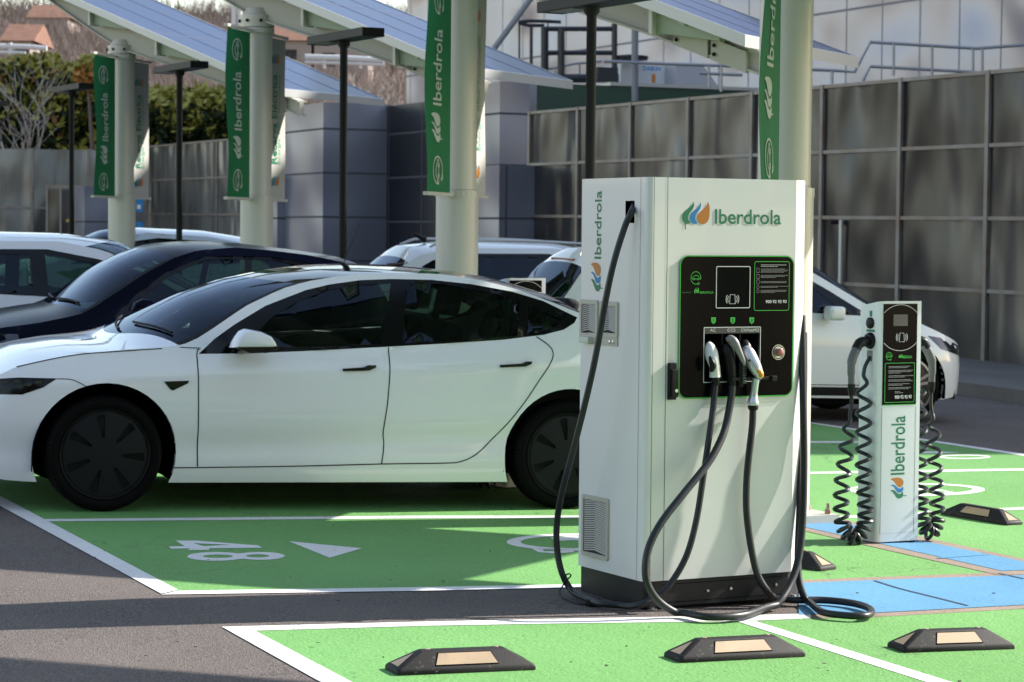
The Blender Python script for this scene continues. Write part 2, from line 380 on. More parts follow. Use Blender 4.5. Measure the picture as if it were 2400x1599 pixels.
line([(520, 1469), (1000, 1456.7), (1351, 1449.5), (1700, 1443), (1900, 1438), (1900, 1449), (1740, 1456), (1351, 1460.5), (1000, 1466.5), (597, 1478), (826, 1599), (1100, 1745), (1000, 1738), (753, 1599)])
line([(1728, 1456.5), (1771, 1456), (2232, 1599), (2700, 1745), (2560, 1745), (2173, 1599)])
line([(1890, 1034.2), (2012, 1034.2), (2012, 1038), (1890, 1038)])
line([(1890, 1106.5), (2400, 1098), (2560, 1095), (2560, 1100), (2400, 1102.8), (1890, 1110.8)])
line([(1890, 1213), (1975, 1209), (2189, 1198.7), (2400, 1188.7), (2500, 1184), (2500, 1189.5), (2400, 1194), (2189, 1203.7), (1975, 1214.5), (1890, 1218.5)])
gpoly('painted_line', [g2(2400, 1070), ext(g2(2158, 1033), g2(2400, 1070), 6), ext(g2(2158, 1029), g2(2400, 1065), 6), g2(2400, 1065), g2(2158, 1029), ext(g2(2400, 1065), g2(2158, 1029), 16), ext(g2(2400, 1070), g2(2158, 1033), 16), g2(2158, 1033)], 0.004, M_line)
# the bays behind the cars: dividers at the bay pitch
dv = (Vector(g2(1000, 1211)) - Vector(g2(104, 1219))).normalized(); nv = Vector((-dv[1], dv[0]))
al = (Vector(A0) - Vector(A1)).normalized()
for k in (1, 2, 3, 4):
    s = Vector(g2(104, 1219)) + al * (2.62 * k); e = s + dv * 4.9
    gpoly('painted_line', [tuple(s - nv * .05), tuple(e - nv * .05), tuple(e + nv * .05), tuple(s + nv * .05)], 0.004, M_line)
c42 = lambda pts: [(x / 2.354, 1150 + y / 2.354) for x, y in pts]
def mark(px_outer, px_holes=(), name='painted_marking'):
    V, T = cdt([g2(*p) for p in px_outer], [[g2(*p) for p in h] for h in px_holes]); return struct(obj(name, [(x, y, gz(x, y) + 0.004) for x, y in V], T, M_line))
c36 = lambda pts: [(328 + x / 3.588, 1172 + y / 3.588) for x, y in pts]
def ell(cx, cy, rx, ry, n=36): return [(cx + rx * math.cos(2 * math.pi * i / n), cy + ry * math.sin(2 * math.pi * i / n)) for i in range(n)]
mark(c36([(1253, 353), (1868, 412), (1595, 493)]))
mark(c36([(300, 348), (480, 348), (815, 375), (990, 388), (1027, 408), (583, 412), (583, 427), (400, 427), (425, 413), (265, 416), (243, 397), (378, 395)]), [c36([(450, 370), (770, 384), (535, 395)])])
_o = [(640 + 242 * math.cos(R(a)), 481 + 37 * math.sin(R(a))) for a in range(38, 323, 9)] + [(1010 + 208 * math.cos(R(a)), 477 + 33 * math.sin(R(a))) for a in range(222, 500, 9)]
mark(c36(_o), [c36(ell(655, 480, 126, 14.5)), c36(ell(990, 477, 98, 13))])
mark(ell(1352, 1272, 165, 20), [ell(1358, 1272, 138, 15)])
mark([(1290, 1262), (1330, 1258), (1370, 1259), (1400, 1266), (1400, 1270), (1340, 1268), (1300, 1270)])
mark([(1246, 1288), (1300, 1287), (1345, 1291), (1345, 1296), (1300, 1299), (1262, 1296)], [[(1272, 1290), (1310, 1290), (1312, 1294), (1275, 1294)]])
mark(ell(2261, 1072, 61, 5.2), [ell(2261, 1072, 50, 2.9)])
mark([(2080, 1059), (2200, 1059.5), (2254, 1062), (2200, 1063.5), (2080, 1064)])
mark(ell(2148, 1149, 161, 14.8), [ell(2142, 1148, 138, 11)])
mark([(2080, 1146), (2150, 1143), (2200, 1148), (2245, 1157), (2180, 1159), (2230, 1155), (2180, 1150), (2130, 1149), (2090, 1152)])
mark(ell(1660, 1612, 190, 9), [ell(1660, 1613, 165, 5)])
# blue strips with their stone edging
def bluestrip(P_top, P_bot, edge):
    t = [Vector(g2(*p)) for p in P_top]; b = [Vector(g2(*p)) for p in P_bot]; return t, b
gpoly('kerb_stone_edging', [g2(1872, 1361), g2(2131, 1351), g2(2345, 1343), g2(2500, 1338), g2(4200, 1340), g2(4200, 1440), g2(2500, 1424), g2(2400, 1428), g2(2048, 1448), g2(1872, 1452)], 0.003, M_kerb)
gpoly('blue_strip', [g2(1872, 1369), g2(2131, 1359), g2(2345, 1352), g2(2500, 1347), g2(4000, 1350), g2(4000, 1430), g2(2500, 1415), g2(2400, 1420), g2(2048, 1439), g2(1872, 1443)], 0.0055, M_blue)
gpoly('kerb_stone_edging', [g2(1820, 1228), g2(1890, 1247), g2(2069, 1289), g2(2342, 1350), g2(2430, 1347), g2(2520, 1334), g2(2400, 1312), g2(2164, 1261), g2(1990, 1222), g2(1930, 1208), g2(1800, 1208)], 0.0045, M_kerb)
gpoly('blue_strip', [g2(1820, 1222), g2(1892, 1239), g2(2090, 1283), g2(2350, 1341), g2(2440, 1337), g2(2480, 1331), g2(2400, 1319), g2(2150, 1268), g2(1975, 1226), g2(1915, 1212), g2(1820, 1210)], 0.0065, M_blue)
M_groove = mat('groove', (0.035, 0.07, 0.12), 0.9)
for P in ([(2049, 1364), (2110, 1383), (2190, 1403), (2269, 1423)], [(2195, 1312), (2320, 1303)], [(2340, 1346), (2400, 1360)]):
    V, Fc = ribbon([g2(*p) for p in crom(P, 5)], 0.018); struct(obj('strip_joint', [(x, y, gz(x, y) + 0.0085) for x, y in V], Fc, M_groove if P[0][0] != 2195 else M_blue))
# small litter flecks on the ground
mb = MB(); rr = random.Random(3)
for i in range(90):
    px, py = rr.uniform(60, 2390), rr.uniform(1200, 1598)
    p = G(px, py, 0.02); s = rr.uniform(0.004, 0.011); a = rr.uniform(0, 3)
    mb.add([p + Vector((math.cos(a + k * 1.7) * s * rr.uniform(.6, 1.3), math.sin(a + k * 1.7) * s, rr.uniform(-.004, .003))) for k in range(4)], [(0, 1, 2, 3)])
stuff(obj('ground_debris', mb.v, mb.f, mat('debris', (0.035, 0.028, 0.02), 0.9)))

# ------------------------------------------------------------------ the big charger
EX = Vector((0.884, 0.468, 0)).normalized(); EY = Vector((-EX.y, EX.x, 0))
q = G(1507, 1433); CH0 = Vector((q.x, q.y, q.z))
MC = frame(CH0, EX, EY, Vector((0, 0, 1))); MCi = MC.inverted()
ch = thing('fast_charger', 'tall white charging cabinet with black front panel and three cables, in the foreground', 'charger', MC)
def FPp(px, py, off=0.0):        # photo pixel -> local point on the plane `off` metres in front of the front face
    return MCi @ PP(px, py, MC @ Vector((0, -off, 0)), EY)
def LPp(px, py, off=0.0):        # same for the left face
    return MCi @ PP(px, py, MC @ Vector((-off, 0, 0)), EX)
W_, D_, H_ = FPp(1862, 800).x, 0.60, FPp(1530, 415).z
PL = FPp(1530, 1363).z           # top of the plinth
def cabbox(name, z0, z1, m, ins=0.0, par=ch, holes=True):
    c = 0.028; i = ins
    out = [(c + i, i), (W_ - i, i), (W_ + 0.078 - i, 0.044 + i * .5), (W_ + 0.078 - i, D_ - i), (0 + i, D_ - i), (i, c + i)]
    mb = MB(); n = len(out)
    # side walls; front and left faces carry openings
    rec = [(REC[0], REC[1]), (REC[2], REC[1]), (REC[2], REC[3]), (REC[0], REC[3])] if holes else None
    slo = [(SLO[0], SLO[1]), (SLO[2], SLO[1]), (SLO[2], SLO[3]), (SLO[0], SLO[3])] if holes else None
    fo = [(out[0][0], z0), (out[1][0], z0), (out[1][0], z1), (out[0][0], z1)]
    V, T = cdt(fo, [rec] if holes else []); mb.add([(a, i, b) for a, b in V], T)
    lo = [(out[5][1], z0), (out[4][1], z0), (out[4][1], z1), (out[5][1], z1)]
    V, T = cdt(lo, [slo] if holes else []); mb.add([(i, a, b) for a, b in V], T)
    for a, b in ((1, 2), (2, 3), (3, 4)): mb.add([(*out[a], z0), (*out[b], z0), (*out[b], z1), (*out[a], z1)], [(0, 1, 2, 3)])
    # rounded near corner
    P = [(c + i - c * math.sin(w), c + i - c * math.cos(w)) for w in [k * math.pi / 16 for k in range(9)]]
    mb.add([(x, y, z0) for x, y in P] + [(x, y, z1) for x, y in P], [(k, k + 1, k + 10, k + 9) for k in range(8)])
    ring = [out[1], out[2], out[3], out[4]] + P[::-1]
    mb.add([(x, y, z1) for x, y in ring], [tuple(range(len(ring)))]); mb.add([(x, y, z0) for x, y in ring], [tuple(range(len(ring)))[::-1]])
    return mb
a = FPp(1648, 895); b_ = FPp(1779, 781); REC = (a.x, a.z, b_.x, b_.z)
a = LPp(1487, 523); b_ = LPp(1466, 471); SLO = (a.y, a.z, b_.y, b_.z)
body = cabbox('body', PL, H_, M_cab).done('cabinet_body', M_cab, ch)
for p in body.data.polygons: p.use_smooth = True
body.data.set_sharp_from_angle(angle=R(25))
mb = cabbox('p', 0.012, PL - 0.004, M_plinth, 0.010, holes=False); mb.done('plinth', M_plinth, ch)
# adjusting feet
for (x, y) in ((0.06, 0.05), (W_ - 0.02, 0.05), (0.06, D_ - 0.06), (W_ - 0.02, D_ - 0.06)):
    w = MC @ Vector((x, y, 0)); zb = gz(w.x, w.y) - CH0.z
    MB().lathe([(0.022, zb + 0.0), (0.022, zb + 0.006), (0.009, zb + 0.008), (0.009, 0.02)], 14, Matrix.Translation((x + (0.05 if x > .3 else 0), y - (0.03 if y < .2 else 0), 0))).done('foot', M_met, ch)
# seams on the cabinet
def seam(P, w, m=M_seam, face='F', name='panel_seam'):
    V, Fc = ribbon(P, w); f = (lambda a, b: (a, -0.0012, b)) if face == 'F' else (lambda a, b: (-0.0012, a, b))
    return obj(name, [f(a, b) for a, b in V], Fc, m, ch)
xs_ = FPp(1561, 800).x; seam([(xs_, PL), (xs_, H_)], 0.003)
seam([(0.034, PL), (0.034, H_)], 0.0025)
seam([(0.06, PL + 0.002), (0.06, H_)], 0.002, face='L')
for u0, u1 in ((0.10, 0.47), (0.47, W_ - 0.05)):
    V, Fc = ribbon([(u0, 0.03), (u1, 0.03), (u1, PL - .02), (u0, PL - .02)], 0.003, True); obj('plinth_cover', [(a, 0.0085, b) for a, b in V], Fc, M_void, ch)
for px, py in ((1552, 1394), (1661, 1385), (1715, 1380), (1821, 1371)):
    a = FPp(px, py); MB().lathe([(0.0001, 0.006), (0.006, 0.006), (0.008, 0.0)], 12, Matrix.Translation((a.x, 0.009, a.z)) @ Matrix.Rotation(R(90), 4, 'X')).done('screw', M_met, ch, True)
# recess and cable slot
mb = MB(); x0, z0, x1, z1 = REC; dpt = 0.13
for qd in ([(x0, 0, z0), (x0, dpt, z0), (x0, dpt, z1), (x0, 0, z1)], [(x1, 0, z0), (x1, dpt, z0), (x1, dpt, z1), (x1, 0, z1)], [(x0, 0, z0), (x1, 0, z0), (x1, dpt, z0), (x0, dpt, z0)], [(x0, 0, z1), (x1, 0, z1), (x1, dpt, z1), (x0, dpt, z1)], [(x0, dpt, z0), (x1, dpt, z0), (x1, dpt, z1), (x0, dpt, z1)]): mb.add(qd, [(0, 1, 2, 3)])
for fr_ in (0.345, 0.665): mb.box((x0 + (x1 - x0) * fr_ - .003, 0.004, z0), (x0 + (x1 - x0) * fr_ + .003, dpt - .004, z1))
mb.done('gun_recess', M_blk, ch)
y0, z0, y1, z1 = SLO; mb = MB()
for qd in ([(0, y0, z0), (.1, y0, z0), (.1, y0, z1), (0, y0, z1)], [(0, y1, z0), (.1, y1, z0), (.1, y1, z1), (0, y1, z1)], [(0, y0, z0), (0, y1, z0), (.1, y1, z0), (.1, y0, z0)], [(0, y0, z1), (0, y1, z1), (.1, y1, z1), (.1, y0, z1)], [(.1, y0, z0), (.1, y1, z0), (.1, y1, z1), (.1, y0, z1)]): mb.add(qd, [(0, 1, 2, 3)])
mb.done('cable_slot', M_void, ch)
# front panel
def ff(off): return lambda a, b, c=0: (a, -off - c, b)
a = FPp(1589, 934); b_ = FPp(1859, 601)
px0, pz0, px1, pz1 = a.x, a.z, b_.x, b_.z
rec = [(REC[0], REC[1]), (REC[2], REC[1]), (REC[2], REC[3]), (REC[0], REC[3])]
pan = plate(rrect(px0, pz0, px1, pz1, 0.042), [rec], ff(0.006), 0.005).done('front_panel', M_pan, ch)
V, Fc = ribbon(rrect(px0, pz0, px1, pz1, 0.042), 0.0055, True); obj('panel_border', [(a, -0.0072, b) for a, b in V], Fc, M_bgreen, pan)
def fr(px, py): a = FPp(px, py); return (a.x, a.z)
def rib(P, w, m, par, name, off=0.0075, closed=True):
    V, Fc = ribbon(P, w, closed); return obj(name, [(a, -off, b) for a, b in V], Fc, m, par)
s0, s1 = fr(1676, 722), fr(1756, 625)
plate(rrect(*s0, *s1, 0.006), [], ff(0.0075), 0.001).done('screen', M_scr, ch)
rib(rrect(*s0, *s1, 0.006), 0.0035, M_white, ch, 'screen_frame', 0.0085)
s0, s1 = fr(1765, 728), fr(1848, 613.5)
plate(rrect(*s0, *s1, 0.01), [], ff(0.0075), 0.001).done('instruction_label', M_pan, ch); lab = ch.children[-1]
rib(rrect(*s0, *s1, 0.01), 0.003, M_bgreen, lab, 'label_border', 0.0085)
mb = MB(); rr = random.Random(5); lx0 = fr(1781, 640)[0]; lx1 = fr(1843, 640)[0]
for y, w, h in ((622, .95, .0035), (625.5, .6, .0035), (631, .9, .0016), (633.5, .98, .0016), (636, .95, .0016), (638.5, .8, .0016), (646, .98, .0016), (648.5, .9, .0016), (651, .55, .0016), (660.5, .95, .0016), (663, .92, .0016), (671.5, 1, .0016), (674, .6, .0016), (681, .98, .0016), (683.5, .95, .0016), (686, .5, .0016)):
    z = fr(1810, y)[1]; x = lx0
    while x < lx0 + (lx1 - lx0) * w:
        l = rr.uniform(.004, .012); mb.add([(x, -.0085, z), (x + l, -.0085, z), (x + l, -.0085, z + h), (x, -.0085, z + h)], [(0, 1, 2, 3)]); x += l + .0018
obj('small_print', mb.v, mb.f, M_grey, lab)
for y in (634, 648, 661): V, Fc = ribbon(rrect(fr(1771, y)[0], fr(1771, y + 5)[1], fr(1777, y)[0], fr(1771, y - 5)[1], .002, 2), .0012, True); obj('pictogram', [(a, -.0085, b) for a, b in V], Fc, M_grey, lab)
for y in (673, 683): V, Fc = ribbon(circ(fr(1774, y)[0], fr(1774, y)[1], .007, n=16), .0012, True); obj('pictogram', [(a, -.0085, b) for a, b in V], Fc, M_grey, lab)
def ftext(s, px, py, hpx, m, par, wpx=None, off=0.0085, bold=0.0, align='LEFT'):
    """cap height hpx, total width wpx, baseline left at px,py"""
    o = fr(px, py); cap = (fr(px, py - hpx)[1] - o[1]); size = cap / 0.70
    V, Fc = text2d(s, size, 'LEFT', bold); wd_ = max(v[0] for v in V); sx = 1
    if wpx: sx = (fr(px + wpx, py)[0] - o[0]) / wd_
    return obj('lettering', [(o[0] + x * sx, -off, o[1] + y) for x, y in V], Fc, m, par)
ftext('900 92 92 93', 1792, 710.5, 7, M_white, lab, 49, bold=0.02)
ftext('IBERDROLA', 1637, 688, 5, M_bgreen, ch, 33, bold=0.015)
ftext('Powered by', 1596, 687, 3.6, mat('ink_dim', (0.03, 0.12, 0.04), .5), ch, 22)
o_ = fr(1624.5, 690); logo(lambda a, b, c: (o_[0] + a * .8, -.0085, o_[1] + b), .032, ch, dict(green=M_bgreen, blue=M_bgreen, orange=M_bgreen))
o_ = fr(1616, 667.5); ev_icon(lambda a, b, c: (o_[0] + a * .92, -.0085, o_[1] + b), .062, ch, M_bgreen)
# card symbol
o_ = fr(1714, 712)
for P, cl in (([(-.016, 0), (.016, 0), (.013, .042), (-.013, .042)], True), (circ(-.002, .021, .024, n=8, a0=145, a1=215), False), (circ(-.002, .021, .033, n=8, a0=145, a1=215), False), (circ(.002, .021, .024, n=8, a0=-35, a1=35), False), (circ(.002, .021, .033, n=8, a0=-35, a1=35), False)):
    rib([(o_[0] + x, o_[1] + y) for x, y in P], .0028, M_white, ch, 'card_symbol', .0095, cl)
# numbered badges
for k, cx in (('1', 1670), ('2', 1715), ('3', 1759.5)):
    o_ = fr(cx, 750); plate([(o_[0] + x, o_[1] + y) for x, y in ((-.0128, .012), (-.0128, -.009), (0, -.019), (.0128, -.009), (.0128, .012))], [], ff(.0085)).done('number_badge', M_bgreen, ch)
    V, Fc = text2d(k, .021, 'CENTER', 0.01); obj('lettering', [(o_[0] + x, -.0095, o_[1] + y - .0095) for x, y in V], Fc, M_void, ch.children[-1])
rib(rrect(REC[0] - .003, REC[1] - .003, REC[2] + .003, REC[3] + .029, .001, 2), .0035, M_white, ch, 'recess_frame')
plate([(REC[0], REC[3] + .001), (REC[2], REC[3] + .001), (REC[2], REC[3] + .026), (REC[0], REC[3] + .026)], [], ff(.0072), .001).done('name_strip', mat('strip_grey', (.035, .035, .037), .4), ch)
for s, px, w in (('AC', 1662, 13), ('CCS', 1702, 19), ('CHΛdeMO', 1734, 43)): ftext(s, px, 777.5, 7.2, M_white, ch, w)
# emergency button, handle
a = FPp(1821, 825.5); T_ = Matrix.Translation((a.x, -0.0065, a.z)) @ Matrix.Rotation(R(90), 4, 'X')
MB().lathe([(.034, 0), (.034, .004), (.030, .010), (.027, .004), (.026, .0)], 28, T_).done('button_ring', M_blk, ch, True)
MB().lathe([(.0355, 0), (.0355, .006), (.0335, .006)], 28, T_).done('button_bezel', M_met, ch, True)
MB().lathe([(.015, 0), (.015, .016), (.019, .018), (.019, .024), (.013, .028), (.0001, .029)], 24, T_).done('stop_button', M_red, ch, True)
h0, h1 = fr(1563, 937), fr(1581, 850)
hd = MB().box((h0[0], -.022, h0[1]), (h1[0], -.001, h1[1]), None, .004).done('door_handle', M_blk, ch)
MB().box((h0[0] + .006, -.034, h0[1] + .012), (h1[0] + .003, -.022, h1[1] - .03), None, .004).done('handle_lever', M_blk, hd)
a = fr(1576, 915); MB().lathe([(.008, 0), (.008, .003), (.0001, .003)], 16, Matrix.Translation((a[0], -.034, a[1])) @ Matrix.Rotation(R(90), 4, 'X')).done('key_lock', M_met, hd)
# front logo and word
o_ = fr(1598, 537); h_ = fr(1598, 472)[1] - o_[1]; k_ = (fr(1662, 500)[0] - o_[0]) / (h_ * .98)
logo(lambda a, b, c: (o_[0] + a * k_, -.0015, o_[1] + b), h_, ch, LM)
ftext('Iberdrola', 1672, 524, 34, M_lgreen, ch, 158, off=.0015, bold=0.012)
# left face: word, logo, vents
def lf(px, py): a = LPp(px, py); return (a.y, a.z)
base = lf(1408.5, 610); top_ = lf(1408.5, 447); asc = lf(1393, 610)
V, Fc = text2d('Iberdrola', 1, 'LEFT', 0.012); wd_ = max(v[0] for v in V); hh = 0.70
sz = (top_[1] - base[1]) / wd_; sy = (lf(1393.5, 530)[0] - lf(1408.5, 530)[0]) / hh
obj('lettering', [(-.0015, base[0] + y * sy, base[1] + x * sz) for x, y in V], Fc, M_lgreen, ch)
o_ = lf(1413, 684); hgt = lf(1385, 660)[0] - o_[0]; wdt = lf(1400, 617)[1] - o_[1]
logo(lambda a, b, c: (-.0015, o_[0] + b * hgt, o_[1] + a * wdt / .98), 1.0, ch, LM)
def vent(pxs, cols, rows, name='vent_grille'):
    (a0, a1, b0, b1) = pxs; p = LPp(a0, a1, .008); q_ = LPp(b0, b1, .008); ya, yb = sorted((p.y, q_.y)); za, zb = sorted((p.z, q_.z))
    mb = MB(); V, T = cdt(rrect(ya, za, yb, zb, .012), [rrect(ya + .018, za + .02, yb - .018, zb - .02, .003, 2)])
    mb.add([(-.009, a, b) for a, b in V], T); P = rrect(ya, za, yb, zb, .012); n = len(P)
    mb.add([(-.009, a, b) for a, b in P] + [(0, a - (.004 if a < (ya + yb) / 2 else -.004), b) for a, b in P], [(i, (i + 1) % n, n + (i + 1) % n, n + i) for i in range(n)])
    f_ = mb.done(name, M_vent, ch)
    mb = MB(); ym = (ya + yb) / 2
    mb.add([(-.002, ya + .018, za + .02), (-.002, yb - .018, za + .02), (-.002, yb - .018, zb - .02), (-.002, ya + .018, zb - .02)], [(0, 1, 2, 3)]); mb.done('grille_shadow_gap', mat('vent_gap', (.05, .045, .04), .9), f_)
    mb = MB()
    for i in range(rows):
        z = za + .024 + (zb - za - .05) * i / (rows - 1); s_ = (zb - za) / rows * .55
        mb.add([(-.008, ya + .018, z), (-.008, ym, z + .012), (-.008, yb - .018, z), (-.004, yb - .018, z + s_), (-.004, ym, z + .012 + s_), (-.004, ya + .018, z + s_)], [(0, 1, 4, 5), (1, 2, 3, 4)])
    mb.done('grille_slats', M_vent, f_)
vent((1358, 789, 1400, 704), 1, 14); vent((1404, 789, 1447, 708), 1, 14); vent((1362, 1300, 1425, 1170), 1, 24)
mb = MB(); p = LPp(1380, 806); q_ = LPp(1449, 790); mb.box((-.006, q_.y, p.z), (.0005, p.y, q_.z + .01), None, .002); bx = mb.done('lock_plate', M_vent, ch)
for px in (1432, 1440): a = LPp(px, 802); MB().lathe([(.009, 0), (.009, .004), (.0001, .005)], 14, Matrix.Translation((-.006, a.y, a.z)) @ Matrix.Rotation(R(-90), 4, 'Y')).done('lock', M_met, bx)
p = LPp(1362, 803, .02); q_ = LPp(1384, 790, .02); MB().box((-.035, q_.y, p.z), (-.001, p.y, q_.z), None, .006).done('vent_hood', mat('hood_plastic', (.50, .54, .46), .5), ch)
# hook under the guns
p = FPp(1700, 889); q_ = FPp(1802, 882); MB().box((FPp(1700, 885).x, -.055, p.z - .004), (q_.x, -.035, q_.z + .002), None, .003).done('gun_hook', M_blk, ch); MB().box((FPp(1790, 885).x, -.07, p.z - .01), (q_.x, -.03, q_.z + .006), None, .004).done('gun_hook', M_blk, ch)
for px in (1705, 1790): MB().box((FPp(px, 885).x - .006, -.05, p.z), (FPp(px, 885).x + .006, .0, q_.z), None).done('hook_arm', M_blk, ch)
# charging guns: each a thing that hangs in the recess
def loft(P, fnp, n=14, flat=1.0):
    pts = [fnp(x, y, o) for x, y, o, r in P]; rs = [r * pts[i].length * 0 + r for i, (x, y, o, r) in enumerate(P)]
    mb = MB(); mb.tube(pts, rs, n, True, flat); return mb
def wf(px, py, off): return PP(px, py, MC @ Vector((0, -off, 0)), EY)
def smooth4(P, n=4): return crom(P, n)
def gunpart(P, m, par, name, n=14): return loft(smooth4(P), wf, n).done(name, m, par, True, 60)
g1 = thing('charging_gun', 'white charging gun with black trigger, leftmost in the recess of the tall cabinet', 'charging gun', None, 'charging guns')
gunpart([(1661, 803, -.01, .010), (1663, 812, .0, .024), (1667, 828, .012, .031), (1671, 845, .03, .028), (1675, 860, .035, .024), (1676, 884, .035, .027)], M_gwhite, g1, 'gun_body')
gunpart([(1664, 836, .050, .006), (1668, 848, .064, .013), (1671, 858, .066, .015), (1668, 868, .060, .010), (1666, 872, .055, .003)], M_blk, g1, 'trigger')
gunpart([(1677, 884, .035, .021), (1677, 893, .035, .021), (1678, 903, .035, .017)], M_blk, g1, 'cable_gland')
g2_ = thing('charging_gun', 'bulky black charging gun with worn grey top, in the middle bay of the recess', 'charging gun', None, 'charging guns')
gunpart([(1700, 808, .0, .018), (1706, 822, .012, .028), (1711, 850, .025, .027), (1714, 880, .03, .025), (1716, 905, .03, .019)], M_blk, g2_, 'gun_body')
gunpart([(1702, 797, .02, .010), (1712, 794, .03, .018), (1722, 804, .045, .020), (1731, 822, .055, .015), (1740, 842, .06, .012), (1744, 856, .06, .009)], M_ggrey, g2_, 'gun_top')
gunpart([(1738, 848, .05, .016), (1738, 870, .045, .020), (1736, 892, .04, .020), (1734, 906, .035, .014)], M_blk, g2_, 'connector_block')
mb = MB()
for k in range(9): mb.tube([wf(1742, 852 + k * 5.6, .066), wf(1749, 853 + k * 5.6, .052)], .0022, 6)
mb.done('grip_ribs', M_ggrey, g2_)
g3 = thing('charging_gun', 'silver charging gun with orange button, rightmost in the recess of the tall cabinet', 'charging gun', None, 'charging guns')
gunpart([(1743, 802, -.02, .022), (1746, 812, .0, .028), (1750, 820, .012, .027)], M_blk, g3, 'gun_nose')
gunpart([(1747, 818, .012, .024), (1753, 828, .03, .032), (1763, 848, .05, .033), (1772, 865, .065, .029), (1778, 878, .07, .022), (1776, 886, .068, .016)], M_silver, g3, 'gun_body')
gunpart([(1772, 886, .06, .016), (1769, 905, .05, .017), (1767, 925, .045, .018), (1765, 938, .042, .025), (1765, 945, .042, .028), (1765, 950, .042, .024)], M_silver, g3, 'grip')
gunpart([(1776, 870, .095, .010), (1783, 874, .098, .013), (1784, 884, .092, .010)], M_orange, g3, 'release_button', 6)
gunpart([(1765, 949, .042, .024), (1765, 955, .042, .025), (1765, 961, .042, .021)], M_blk, g3, 'cable_gland')
a = wf(1756, 845, .083); MB().lathe([(.006, 0), (.006, .003), (.0001, .003)], 12, Matrix.Translation(a) @ MC.to_3x3().to_4x4() @ Matrix.Rotation(R(90), 4, 'X')).done('screw_hole', M_blk, g3)
# cables
def path3(P):
    out = []
    for p in P:
        if p[2] == 'F': out.append(PP(p[0], p[1], MC @ Vector((0, -p[3], 0)), EY))
        elif p[2] == 'L': out.append(PP(p[0], p[1], MC @ Vector((-p[3], 0, 0)), EX))
        elif p[2] == 'Y': out.append(PY(p[0], p[1], p[3]))
        else: out.append(G(p[0], p[1], p[3]))
    return out
def cable(name, P, r, label, m=M_rub):
    pts = [Vector(p) for p in crom([tuple(v) for v in path3(P)], 10)]; rng = random.Random(len(P))
    for p in pts:
        lo = gz(p.x, p.y) + r + 0.012
        if p.z < lo: p.z = lo
    o = MB().tube(pts, r, 12).done(name, m, None, True); tag(o, label, 'cable', 'cables of the tall cabinet'); return pts
c1 = cable('charging_cable', [(1487, 478, 'L', -.03), (1484, 488, 'L', .0), (1478, 502, 'L', .03), (1465, 530, 'L', .05), (1440, 610, 'L', .10), (1420, 700, 'L', .13), (1397, 830, 'L', .16), (1375, 930, 'L', .18), (1345, 1050, 'L', .20), (1318, 1150, 'L', .20), (1306, 1220, 'L', .19), (1305, 1280, 'L', .18), (1316, 1340, 'L', .17), (1338, 1382, 'L', .14), (1365, 1404, 'G', .018), (1405, 1420, 'G', .016), (1450, 1424, 'G', .016), (1500, 1417, 'F', .06), (1545, 1395, 'F', .07), (1577, 1360, 'F', .08), (1610, 1300, 'F', .09), (1632, 1220, 'F', .09), (1648, 1120, 'F', .08), (1664, 1010, 'F', .06), (1672, 950, 'F', .045), (1677, 900, 'F', .035)], 0.0150, 'dark cable from the left side slot, looping to the ground and up again')
c2 = cable('charging_cable', [(1716, 900, 'F', .03), (1714, 930, 'F', .04), (1703, 990, 'F', .06), (1690, 1030, 'F', .09), (1660, 1085, 'F', .13), (1600, 1160, 'F', .17), (1550, 1225, 'F', .19), (1522, 1280, 'F', .2), (1513, 1330, 'F', .21), (1520, 1375, 'F', .22), (1550, 1415, 'F', .22), (1600, 1442, 'G', .018), (1660, 1452, 'G', .018), (1740, 1448, 'G', .018), (1800, 1432, 'F', .20), (1835, 1400, 'F', .15), (1858, 1355, 'F', .10), (1873, 1300, 'F', .07), (1881, 1220, 'F', .05), (1884, 1100, 'F', .03), (1883, 980, 'F', .02), (1881, 850, 'F', -.02), (1879, 740, 'F', -.06)], 0.0175, 'thick dark cable from the black gun, hanging in one wide loop across the cabinet front')
c3 = cable('charging_cable', [(1765, 955, 'F', .042), (1763, 1000, 'F', .045), (1755, 1070, 'F', .05), (1750, 1130, 'F', .05), (1750, 1200, 'F', .055), (1760, 1280, 'F', .06), (1775, 1345, 'F', .07), (1800, 1387, 'F', .08), (1828, 1408, 'G', .02), (1870, 1412, 'G', .018), (1930, 1412, 'G', .018), (1990, 1418, 'G', .018), (2030, 1428, 'G', .018), (2043, 1440, 'G', .018), (2025, 1449, 'G', .018), (1970, 1447, 'G', .018), (1925, 1438, 'G', .02), (1895, 1415, 'F', .12), (1876, 1375, 'F', .08), (1870, 1310, 'F', .03), (1874, 1200, 'F', .0), (1880, 1050, 'F', -.04), (1884, 900, 'F', -.08), (1884, 780, 'F', -.12)], 0.0165, 'dark cable from the silver gun, coiled on the ground right of the tall cabinet')
# cable tie, cap on the ground
P = [Vector(p) for p in crom([tuple(v) for v in path3([(1321, 1352, 'L', .19), (1332, 1345, 'L', .19), (1338, 1350, 'L', .17), (1326, 1362, 'L', .17), (1318, 1375, 'L', .17), (1312, 1385, 'G', .03), (1318, 1400, 'G', .01), (1350, 1414, 'G', .008), (1372, 1418, 'G', .008)])], 6)]
ti = thing('dust_cap', 'small round black dust cap with thin strap lying by the cabinet base', 'cap')
MB().tube(P, .0035, 6).done('strap', M_blk, ti, True)
a = G(1390, 1419, 0.0045); MB().lathe([(.034, 0), (.036, .006), (.036, .026), (.032, .030), (.0001, .031)], 24, Matrix.Translation(a)).done('cap', M_blk, ti, True)

